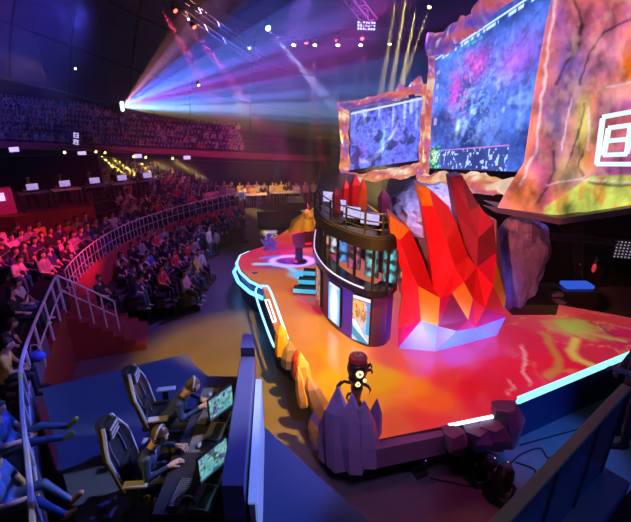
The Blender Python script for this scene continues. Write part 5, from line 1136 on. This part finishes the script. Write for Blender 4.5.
def game(u, v, s=0):
    n = fbm(u * 6 + s, v * 5, 4); c = np.stack([.05 + .2 * n, .32 + .45 * n, .38 + .35 * n], -1); k = np.clip((fbm(u * 14 + s, v * 12, 3) - .56) * 6, 0, 1) * .8; c = c * (1 - k[:, None]) + k[:, None] * np.array([.7, .85, .9])[None]
    k = np.clip((fbm(u * 9 + s + 30, v * 8, 2) - .62) * 9, 0, 1); c = c * (1 - k[:, None]) + k[:, None] * np.array([.15, .08, .4])[None]; k = np.clip((.42 - fbm(u * 7 + s, v * 6 + 3, 3)) * 8, 0, 1); c = c * (1 - .8 * k[:, None]); c[v < .1] = (.03, .1, .18); return c * .75
def desk_monitor(loc, rz, label, s):
    t = empty('gaming_monitor', loc, rz, label, 'monitor', 'monitors on the players desk')  # screen faces local -Y
    mb = MB(); mb.box((0, .012, .33), (.42, .035, .355)); mb.build('casing', 'black_plastic', t, bevel=.008)
    mb = MB(); mb.box((0, .05, .18), (.05, .03, .3)); mb.build('stand', 'black_plastic', t); mb = MB(); mb.box((0, .03, .008), (.26, .2, .016)); mb.build('foot', 'black_plastic', t, bevel=.005)
    panel('screen', [(-.20, -.0065, .165), (.20, -.0065, .165), (.20, -.0065, .497), (-.20, -.0065, .497)], 60, 40, 'led_screen', lambda u, v: game(u, v, s), t)
mq = G(221, 403, DZ + .33); desk_monitor((mq.x, mq.y, DZ), R(54), 'further gaming monitor with a green-blue game picture', 3.3)
mq = G(213.5, 460, DZ + .33); desk_monitor((mq.x, mq.y, DZ), R(54), 'nearer gaming monitor with a green-blue game picture', 8.1)
def keyboard(loc, rz, label):
    t = empty('keyboard', loc, rz, label, 'keyboard', 'keyboards on the players desk'); mb = MB(); mb.box((0, 0, .012), (.38, .14, .02)); mb.build('body', 'black_plastic', t, bevel=.005)
    mb = MB()
    for i in range(14):
        for j in range(5): mb.box((-.17 + .026 * i, -.05 + .025 * j, .027), (.021, .02, .01), taper=.8)
    mb.build('keys', 'laptop', t)
keyboard((-1.56, 4.52, DZ), R(-95), 'keyboard under the hands of the further player'); keyboard((-1.53, 3.30, DZ), R(-95), 'keyboard at the near end of the desk')
def mouse(loc, label):
    mb = MB(); mb.ball((0, 0, .018), (.032, .055, .02), 12, 8); o = mb.build('computer_mouse', 'leather_light', smooth=True); o.location = loc; tag(o, label, 'mouse', 'mice on the players desk')
    mb = MB(); mb.lathe((0, .025, .037), [(.006, -.004), (.008, 0), (.006, .004)], 8, axis=(1, 0, 0)); mb.build('wheel', 'black_plastic', o)
for loc, lab in (((-1.50, 4.02, DZ), 'mouse pad in front of the nearer player'), ((-1.62, 4.98, DZ), 'mouse pad at the far end of the desk')):
    mb = MB(); mb.box((0, 0, .003), (.26, .30, .006)); o = mb.build('mouse_pad', 'mousepad', bevel=.002); o.location = loc; tag(o, lab, 'mouse pad', 'mouse pads on the players desk')
mouse((-1.50, 3.98, DZ + .006), 'white mouse by the nearer player'); mouse((-1.60, 4.96, DZ + .006), 'white mouse on the pad at the far end of the desk')
def laptop(loc, rz, label):
    t = empty('laptop', loc, rz, label, 'laptop', 'laptops between the monitors'); mb = MB(); mb.box((0, 0, .011), (.33, .23, .018)); b = mb.build('base', 'laptop', t, bevel=.005)
    mb = MB(); mb.box((0, .02, .022), (.28, .10, .004)); mb.build('keys', 'black_plastic', b)
    rot = Matrix.Rotation(R(-18), 4, 'X'); mb = MB(); mb.box((0, .155, .125), (.33, .012, .22), M4=rot); mb.build('lid', 'laptop', t, bevel=.004)
laptop((-1.34, 4.22, DZ), R(-95), 'closed-in grey laptop between the two gaming monitors'); laptop((-1.24, 3.25, DZ), R(-100), 'grey laptop at the near end of the desk beside the nearer monitor')
t = empty('computer', (-1.10, 4.35, DZ), R(-5), 'small computer case with pale edges between the monitors and the partition', 'computer'); mb = MB(); mb.box((0, 0, .1), (.08, .42, .2)); mb.build('casing', 'black_plastic', t, bevel=.008); mb = MB(); mb.box((0, -.213, .1), (.07, .006, .19)); mb.build('front', 'steel', t)
mb = MB(); mb.lathe((0, 0, 0), [(.028, 0), (.034, .1), (.035, .105), (.03, .105)], 14); o = mb.build('paper_cup', 'red_soft'); o.location = (-1.07, 3.45, DZ); tag(o, 'red cup by the partition at the near end of the desk', 'cup')
mb = MB(); mb.lathe((0, 0, .02), [(.034, -.004), (.034, .06)], 14); mb.build('sleeve', 'gold', o)
mb = MB(); mb.lathe((0, 0, 0), [(.03, 0), (.033, .12), (.018, .15), (.012, .19), (.012, .2)], 12); o = mb.build('drink_bottle', 'gold'); o.location = (-1.06, 3.30, DZ); tag(o, 'small yellow bottle next to the red cup', 'bottle'); mb = MB(); mb.lathe((0, 0, .19), [(.015, 0), (.015, .02)], 10); mb.build('cap', 'red_soft', o)
t = empty('phone', (-1.60, 4.75, DZ), R(10), 'smartphone lying before the hands of the further player', 'phone'); mb = MB(); mb.box((0, 0, .005), (.075, .15, .009)); mb.build('body', 'blackgloss', t, bevel=.003); mb = MB(); mb.box((0, 0, .0105), (.062, .12, .002)); mb.build('screen', 'panel_grey', t)
t = empty('headset', (-1.42, 3.16, DZ), R(20), 'white and black headset lying at the near edge of the desk', 'headset')
mb = MB(); mb.tube([(.085 * math.cos(a), .0 + .1 * math.sin(a), .02) for a in [math.pi * k / 12 for k in range(13)]], .01, 6); mb.build('headband', 'steel', t)
for s in (-1, 1): mb = MB(); mb.lathe((.085 * s, -.01, .03), [(.035, -.02), (.04, 0), (.035, .02)], 12, axis=(1, 0, 0)); mb.build('ear_cup', 'black_plastic', t)

# ------------------------------------------------------------------ big spectators' legs over the near railing
def near_person(px, py, z, rz, J, shirt, legs, shoes, label, s=1.0):
    me = make_person_mesh('near_body', J, .018, fingers=True); p = G(px, py, z + .5); p.z = z
    o = bpy.data.objects.new('person', me); C.objects.link(o); o.location = p; o.rotation_euler = (0, 0, rz); o.scale = (s, s, s)
    for i, m_ in enumerate(('skin', shirt, legs, shoes)): o.material_slots[i].link = 'OBJECT'; o.material_slots[i].material = M[m_]
    h, Rm = HEADS[me.name]; ho_ = bpy.data.objects.new('hair', hair_mesh('hair', h, Rm)); C.objects.link(ho_); ho_.parent = o; tag(o, label, 'person', 'spectators at the near railing'); return o
def rest(a=.12, foot=.62, zf=.42):
    J = sit('lap', 0, (0, 1, -.2)); J['knee'] = [(-a, .42, .66), (a, .42, .60)]; J['ankle'] = [(-a * .7, foot + .10, zf + .05), (a * .9, foot + .08, zf)]; J['toe'] = [(-a * .7 - .02, foot + .24, zf + .13), (a, foot + .22, zf + .06)]; return J
near_person(8, 447, T0 + .22, R(-72), rest(.12, .66, .55), 'cloth_blue', 'jeans', 'shoe_green', 'spectator in blue top with yellow-green shoes stretched over the near railing')
near_person(6, 505, T0 + .22, R(-80), rest(.10, .58, .3), 'cloth_blue', 'jeans', 'shoe_orange', 'spectator in blue top with orange shoes at the very bottom left')
near_person(4, 378, T0 + .22, R(-62), sit('lap', .3), 'cloth_yellow', 'trousers', 'shoe_black', 'spectator in mustard yellow top at the left frame edge behind the railing')
o = tag(MB().build('x', 'black'), '', ''); bpy.data.objects.remove(o)
# blue cap-like bag on the railing
t = empty('blue_bag', G(37, 356, 2.3), .3, 'small bright blue bag hanging by the near railing', 'bag'); mb = MB(); mb.ball((0, 0, 0), (.16, .12, .12), 14, 10, fn=lambda d: 1 + .06 * math.sin(6 * d.x)); mb.build('body', mat('bag_blue', (.04, .12, .7), .5), t, smooth=True); mb = MB(); mb.tube([(-.1, 0, .08), (-.05, 0, .25), (.05, 0, .25), (.1, 0, .08)], .012, 5); mb.build('strap', 'shoe_white', t)

# ------------------------------------------------------------------ people standing on the floor and on stage
def standing(px, py, z, rz, pose, sh, label, legs='jeans', ln=0, s=1.0, grp=None): 
    p = G(px, py, z); return person(pose, p, rz, 'cloth_' + sh, label, grp, long=ln, legs=legs, s=s)
standing(211, 258, 0, R(-100), 'arms down', 'white', 'person in white top standing alone on the open floor before the seated crowd', 'jeans', 1, .95)
standing(245, 243, 0, R(-70), 'hands held in front', 'navy', 'person in dark blue clothes standing on the floor behind the rounded stage tip', 'jeans', 0, 1.0)
standing(218, 256, 0, R(60), 'arms down', 'grey', 'person in grey top beside the one in white on the open floor', 'trousers', 0, .8)
standing(243, 212, 0, R(-120), 'arms down', 'blue', 'person in blue top standing at the end of the long curved railing', 'trousers', 0, 1.0)
host = standing(309, 240, SZ, R(160), 'hands held in front', 'yellow', 'performer in golden costume standing at the far left end of the booth', 'trousers', 1, 1.0)
mb = MB(); c0 = host.location; mb.add(*(lambda a: (a.v, a.f))(MB().lathe((0, 0, 0), [(.42, 0), (.38, .25), (.3, .55), (.22, .85), (.19, 1.0)], 14))); cl = mb.build('costume_skirt', mat('cloth_gold', (.9, .55, .06), .5), host, smooth=True)
# small statuettes
for k, (px, py, h_) in enumerate([(266, 250, .55), (270, 249, .75), (274, 250, .5)]):
    t = empty('statuette', G(px, py, SZ), 0, f'little pale winged statuette on the stage tip, {["left", "middle and tallest", "right"][k]} of three', 'statuette', 'three statuettes on the stage tip')
    mb = MB(); mb.lathe((0, 0, 0), [(.13, 0), (.13, .06), (.05, .1), (.09, h_ * .4), (.06, h_ * .7), (.03, h_ * .75)], 10); mb.build('body', 'crystal_white', t); mb = MB(); mb.ball((0, 0, h_ * .85), h_ * .12, 10, 8); mb.build('head', 'crystal_white', t, smooth=True)
    for s in (-1, 1): mb = MB(); mb.tube([(s * .05, 0, h_ * .5), (s * .16, 0, h_ * .72), (s * .2, 0, h_ * .95)], [.05, .04, .01], 6); mb.build('wing', 'crystal_white', t)
t = empty('pedestal', G(299, 262, SZ), 0, 'magenta pedestal with a violet column standing in the light ring of the stage', 'pedestal')
mb = MB(); mb.lathe((0, 0, 0), [(.32, 0), (.3, .06), (.16, .12), (.14, .62), (.2, .68)], 14); tag(mb.build('column', 'wall_purple', t), 'violet column'); mb = MB(); mb.box((0, 0, .9), (.42, .42, .42), .3); mb.build('block', 'magenta', t, bevel=.05)
t = empty('bench', G(310, 252, SZ), R(20), 'dark red upholstered bench behind the magenta pedestal', 'bench'); mb = MB(); mb.box((0, 0, .36), (1.3, .5, .16)); mb.build('seat', 'red_soft', t, bevel=.04); mb = MB(); mb.box((0, .22, .62), (1.3, .12, .45)); mb.build('backrest', 'red_soft', t, bevel=.04)
for x in (-.55, .55):
    for y in (-.18, .18): mb = MB(); mb.box((x, y, .14), (.06, .06, .28)); mb.build('leg', 'black_plastic', t)
t = empty('low_table', G(327, 262, SZ), 0, 'orange low table beside the booth', 'table'); mb = MB(); mb.box((0, 0, .42), (.9, .5, .05)); mb.box((0, 0, .55), (.5, .3, .2)); mb.build('table_top', 'crystal_orange', t, bevel=.01)
for x in (-.38, .38): mb = MB(); mb.box((x, 0, .2), (.05, .4, .4)); mb.build('leg', 'black_plastic', t)
mat('step_glow', (.1, .3, .4), .3, emit=(.06, .5, .8), es=.9)
t = empty('steps', G(309, 293, SZ), R(-8), 'small cyan-lit steps next to the curved booth wall', 'steps')
for k in range(3): mb = MB(); mb.box((.12 * k, .28 * k, .1 + .1 * k), (1.0, .28, .2 + .2 * k)); mb.build('step', 'black_plastic' , t, bevel=.01); mb = MB(); mb.box((.12 * k, .28 * k - .15, .12 + .2 * k), (1.0, .02, .14)); mb.build('step_light', 'step_glow', t)
mb = MB(); b_ = G(300, 231, SZ); loft(mb, [(0, 0, 0), (.1, 0, .5), (.3, .1, .95)], [.6, .4, .08], 7, .2, 5); o = mb.build('golden_rock', 'cloth_gold'); o.location = b_; tag(o, 'golden mound of rock at the far end of the stage beside the performer', 'rock decoration')
mb = MB(); loft(mb, [(0, 0, 0), (.02, 0, .35), (.05, .0, .62)], [.2, .22, .1], 6, .2, 15); o = mb.build('edge_rock', 'crystal_grey'); o.location = G(254, 288, .6); tag(o, 'pinkish grey rock at the start of the cyan light loop by the stage tip', 'rock decoration')
# VIP tables far back
for k, (x, y, rz) in enumerate([(-4.6, 28.6, .1), (-2.2, 29.4, .05), (-6.8, 27.2, .2)]):
    t = empty('guest_table', (x, y, 0), rz, f'long golden-lit table at the far end of the hall, {["middle", "right", "left"][k]} one of three', 'table', 'tables at the far end')
    mb = MB(); mb.box((0, 0, 1.12), (2.2, .7, .06)); mb.build('table_top', 'tablecloth', t, bevel=.01)
    for x_ in (-1, 1):
        for y_ in (-.3, .3): mb = MB(); mb.box((x_, y_, .55), (.06, .06, 1.1)); mb.build('leg', 'black_plastic', t)
    for j in range(3):
        sh = ['white', 'yellow', 'black'][(j + k) % 3]
        person('hands held in front', Vector((x - .75 + .75 * j, y + .75, 0)), R(180), 'cloth_' + sh, f'guest in {sh} top behind the {["middle", "right", "left"][k]} far table, {["left", "centre", "right"][j]} of three', 'guests at the far tables', long=(j + k) % 2)
gk = random.Random(4)
for k in range(14):
    x = -7.6 + k * .62; y = 30.6 + .25 * math.sin(k * 1.7); sh = ['white', 'yellow', 'black', 'yellow', 'pink', 'white', 'grey'][k % 7]; pz = ['hands held in front', 'arms down'][k % 2]
    person(pz, Vector((x, y, 0)), R(180 + gk.uniform(-25, 25)), 'cloth_' + sh, f'guest in {sh} top standing in the row behind the far tables, {rowname(k)} from the left', 'guests standing behind the far tables', long=(k // 2) % 2)
mb = MB(); q = G(284, 228, 0); mb.box((0, 0, .55), (3.2, 2.4, 1.1)); o = mb.build('riser_block', 'black_plastic', bevel=.03); o.location = (q.x, q.y + 1, 0); tag(o, 'large black riser block on the floor behind the stage tip', 'platform')
t = empty('equipment_cart', (q.x + .6, q.y + 2.8, 0), .2, 'pale cloth-covered cart behind the black riser block', 'cart'); mb = MB(); mb.box((0, 0, .75), (1.2, .7, 1.2), taper=.8); mb.build('cover', 'tablecloth', t, bevel=.04)
for x_ in (-.5, .5): mb = MB(); mb.lathe((x_, 0, .08), [(.07, -.03), (.08, 0), (.07, .03)], 10, axis=(1, 0, 0)); mb.build('wheel', 'black_plastic', t)
spot((-4, 22, 8), (-4.2, 28.8, 1.2), YE, 6000, 36, .8)
# production desks on the deck at the left
for k in range(5):
    p = DA + DD * (.9 + k * 1.15) + DN * .75; p.z = DKZ; a = DANG
    t = empty('production_desk', p, a, f'production desk with lit screens on the deck behind the red wall, {names[k]} from the left', 'desk', 'production desks'); mb = MB(); mb.box((0, 0, .72), (1.05, .6, .05)); mb.build('desk_top', 'tablecloth' if k % 2 else 'panel_grey', t)
    for x_ in (-.48, .48): mb = MB(); mb.box((x_, 0, .345), (.05, .5, .69)); mb.build('leg', 'black_plastic', t)
    pp = p + Vector((0, 0, .745)); monitor(pp, a, .42, .26, lambda u, v, k=k: np.stack([.2 + .5 * fbm(u * 5 + k, v * 4), .15 + .3 * fbm(u * 5 + k, v * 4), .5 + .4 * fbm(u * 3, v * 4)], -1), f'small lit monitor on the production deck, {names[k]} from the left', 'monitors on the production deck')
    q = p + DN * .85; person('hands in the lap', q, a + math.pi + .2 * (k % 3 - 1), 'cloth_black', f'crew member in black behind the {names[k]} production desk from the left', 'crew on the production deck')
    t = empty('office_chair', q, a, f'black chair of the {names[k]} crew member from the left on the deck', 'chair', 'chairs on the production deck'); mb = MB(); mb.box((0, 0, .40), (.42, .42, .05)); mb.build('seat', 'black_plastic', t)
    mb = MB(); mb.box((0, .22, .7), (.42, .04, .5)); mb.build('backrest', 'black_plastic', t)
    for x_ in (-.17, .17):
        for y_ in (-.17, .17): mb = MB(); mb.box((x_, y_, .19), (.03, .03, .38)); mb.build('leg', 'black_plastic', t)
q = DA + DD * -.6 + DN * .9; q.z = DKZ
t = empty('lit_kiosk', q, DANG, 'pinkish-red lit counter with small bright screens on the deck near the left frame edge', 'counter'); mb = MB(); mb.box((0, 0, .5), (1.6, .5, 1.0)); mb.build('body', 'magenta', t, bevel=.02)
for x_ in (-.4, 0, .4): mb = MB(); mb.box((x_, -.28, .7), (.25, .03, .3)); mb.build('screen', 'lamp_violet', t)
spot(q + Vector((2, -2, 4)), q, (1, .1, .3), 250, 40, .8); spot((2, 10, 12), (DA + DB) / 2, (1, .08, .05), 2500, 14, .8)
# balcony signs
for k, (px, py) in enumerate([(14, 149.5), (82, 153.5), (138, 156), (187, 157.5)]):
    p = PC(px, py, 23.85); a = math.atan2(p.y - 14, p.x) - math.pi / 2
    t = empty('lit_sign', p, a, f'small white lit box under the balcony front, {names[k]} from the left', 'sign', 'lit boxes under the balcony'); mb = MB(); mb.box((0, .08, 0), (.62, .14, .36)); mb.build('casing', 'black_plastic', t); mb = MB(); mb.box((0, 0, 0), (.56, .03, .3)); mb.build('face', 'lamp_violet', t)
t = empty('banner', PC(76, 139, 23.6), .25, 'slanting pale banner with white characters hanging from the balcony front', 'banner'); mb = MB(); rot = Matrix.Rotation(R(12), 4, 'Y')
mb.box((0, .03, 0), (.5, .03, 1.0), M4=rot); mb.build('cloth', 'panel_grey', t); mb = MB()
for x_, z_, w_, h_ in ((0, .4, .34, .05), (-.13, .28, .05, .28), (.13, .28, .05, .28), (0, .26, .3, .04), (0, .12, .34, .05), (0, -.08, .36, .05), (-.12, -.2, .05, .26), (.12, -.2, .05, .26), (0, -.22, .26, .04), (0, -.36, .36, .05), (0, -.12, .05, .2)): mb.box(rot @ Vector((x_, .0, z_)), (w_, .02, h_), M4=rot)
mb.build('lettering', 'lamp_violet', t)

# ------------------------------------------------------------------ near balustrade at the bottom right
A0, A1 = G(470, 540, 4.3), G(622, 383, 4.3); d = (A1 - A0).normalized(); nn_ = Vector((d.y, -d.x, 0))
bal = empty('balustrade', (0, 0, 0), 0, 'near balustrade with a worn wooden cap crossing the bottom right corner', 'railing')
def along(mb, o0, o1, z0, z1, mi=0, e0=-.6, e1=.0):
    a, b = A0 + d * e0, A1 + d * e1; k = [a + nn_ * o0, b + nn_ * o0, b + nn_ * o1, a + nn_ * o1]
    mb.add([Vector((p.x, p.y, z)) for z in (z0, z1) for p in k], [(0, 3, 2, 1), (4, 5, 6, 7), (0, 1, 5, 4), (1, 2, 6, 5), (2, 3, 7, 6), (3, 0, 4, 7)], mi)
mb = MB(); along(mb, 0, .085, 4.26, 4.3); mb.build('cap', 'wood_cap', bal, bevel=.008)
mb = MB(); along(mb, .035, .065, 3.2, 4.26); tag(mb.build('glass', 'glass_dark', bal), 'dark bluish glass')
for f in (.1, .42, .74, 1.0):
    mb = MB(); p = A0 + (A1 - A0) * f + nn_ * .05; mb.box((p.x, p.y, 3.72), (.05, .05, 1.06), math.atan2(d.y, d.x)); mb.build('post', 'black_plastic', bal)
mb = MB(); along(mb, .03, .30, 3.05, 3.2, e1=.1); q = mb.build('ledge', 'ledge_blue', bal, bevel=.01)
mb = MB(); along(mb, .30, 3.0, 2.9, 3.0, e0=-2, e1=1.2); struct('floor_near_gallery', mb, 'black')
mb = MB(); along(mb, .0, .30, 0, 3.05, e0=-2, e1=.1); struct('wall_near_gallery', mb, 'black')
Jc = stand('down'); Jc['elbow'] = [(-.30, .08, 1.12), (.27, .0, 1.12)]; Jc['hand'] = [(-.24, .32, 1.16), (.25, .1, .9)]; Jc['sleeve'] = 0
me = make_person_mesh('leaning_body', Jc, .018, fingers=True); o = bpy.data.objects.new('person', me); C.objects.link(o); pp = G(648, 352, 4.3); o.location = (pp.x + .02, pp.y, 3.0); o.rotation_euler = (0, 0, R(75))
for i, m_ in enumerate(('skin', 'cloth_navy', 'trousers', 'shoe_black')): o.material_slots[i].link = 'OBJECT'; o.material_slots[i].material = M[m_]
tag(o, 'person in dark blue top at the right frame edge, one hand over the balustrade', 'person'); h, Rm = HEADS[me.name]; ho_ = bpy.data.objects.new('hair', hair_mesh('hair', h, Rm)); C.objects.link(ho_); ho_.parent = o

# ------------------------------------------------------------------ floor lights, cables
for k, (px, py, rz, lab) in enumerate([(419, 474, .4, 'small black moving light lying alone on the floor, leftmost of the floor lights'), (461, 466, 1.2, 'black moving light nearest to the stage ledge'), (481, 480, .2, 'black moving light in the middle of the floor group'), (500, 498, 2.2, 'black moving light nearest to the wooden balustrade cap')]):
    p = G(px, py, 0); s = .75 if k == 0 else 1.25; t = empty('floor_light', p, rz, lab, 'stage light', 'moving lights on the floor'); t.scale = (s, s, s)
    mb = MB(); mb.box((0, 0, .07), (.34, .30, .14)); mb.build('base', 'black_plastic', t, bevel=.02)
    mb = MB(); mb.tube([(-.15, 0, .14), (-.16, 0, .36), (-.12, 0, .38)], .03, 6); mb.tube([(.15, 0, .14), (.16, 0, .36), (.12, 0, .38)], .03, 6); mb.build('yoke', 'black_plastic', t)
    mb = MB(); mb.lathe((0, 0, .37), [(.05, -.17), (.10, -.12), (.125, .05), (.12, .16), (.1, .18)], 16, axis=(.2, -.5, .8)); hd_ = mb.build('head', 'blackgloss', t)
    ax = Vector((.2, -.5, .8)).normalized(); mb = MB(); mb.ball(Vector((0, 0, .37)) + ax * .17, .085, 14, 8); mb.build('lens', 'glass_dark', hd_, smooth=True)
    mb = MB(); mb.ball(Vector((0, 0, .37)) + ax * .25, .012, 8, 6); mb.build('status_light', 'lamp_violet', hd_)
CB = [([(505, 470), (520, 455), (540, 448), (548, 458), (560, 450)], 'cable curling on the blue-lit floor beside the floor lights'), ([(520, 445), (545, 438), (575, 430), (590, 425)], 'cable running along the foot of the dark blue stage front'), ([(515, 462), (535, 470), (528, 482)], 'short loose cable end by the wooden balustrade cap'), ([(430, 478), (450, 482), (470, 486), (495, 480)], 'cable joining the black floor lights')]
for pts, lab in CB: mb = MB(); mb.tube(smooth_path([G(a, b, .015) for a, b in pts], 6), .016, 5); tag(mb.build('cable', 'cable'), lab, 'cable', 'cables on the floor')
# backstage items
q = P(572, 304, 12.2); t = empty('flight_case', (q.x, 12.2, SZ - 1.2), 0, 'dark case with a blue-lit console on top behind the right stage wing', 'case'); mb = MB(); mb.box((0, 0, .62), (1.2, .7, 1.24)); mb.build('body', 'black_plastic', t, bevel=.02); mb = MB(); mb.box((0, 0, 1.34), (.9, .45, .12)); mb.build('console', mat('console_blue', (.02, .05, .2), .3, emit=(.03, .12, .8), es=.8), t, bevel=.02)
for k, (px, py, w_, h_, col) in enumerate([(594, 268, .14, .34, 'red'), (597, 216, .16, .14, 'red'), (629, 250, .9, .7, 'dots')]):
    q = P(px, py, 13.3)
    if col == 'dots':
        t = empty('dotted_light_panel', q, -.3, 'panel of small white light dots in the dark at the right frame edge', 'stage light'); mb = MB(); mb.box((0, .04, 0), (w_, .04, h_)); mb.build('frame', 'black_plastic', t); mb = MB()
        for i in range(8):
            for j in range(6): mb.box((-.38 + .11 * i, 0, -.28 + .11 * j), (.04, .02, .04))
        mb.build('dots', mat('dot_white', (.4, .4, .4), .4, emit=(.7, .65, .9), es=.5), t)
    else:
        t = empty('hanging_lamp', q, 0, ['elongated red lamp hanging in the dark under the rock wall', 'small red lamp close under the rock wall trim'][k], 'lamp'); mb = MB(); mb.ball((0, 0, 0), (w_ / 2, w_ / 2, h_ / 2), 10, 8); mb.build('bulb', mat('dim_red', (.3, .02, .02), .4, emit=(1, .05, .08), es=.45), t, smooth=True); mb = MB(); mb.lathe((0, 0, h_ / 2), [(.03, 0), (.05, .1), (.02, .25)], 8); mb.build('holder', 'panel_grey', t)
t = empty('backstage_steps', (0, 0, 0), 0, 'dark steps behind the stage between the purple boulder and the right wing', 'steps'); q = P(535, 318, 11.0)
for k in range(4): mb = MB(); mb.box((q.x + .35, 11.1 + .3 * k, .7 + .15 * k + .25), (1.5, .3, .1)); mb.build('step', 'panel_grey', t)
for s in (-.7, .7): mb = MB(); mb.box((q.x + .35 + s, 11.55, .6), (.06, 1.2, 1.2)); mb.build('side', 'black_plastic', t)
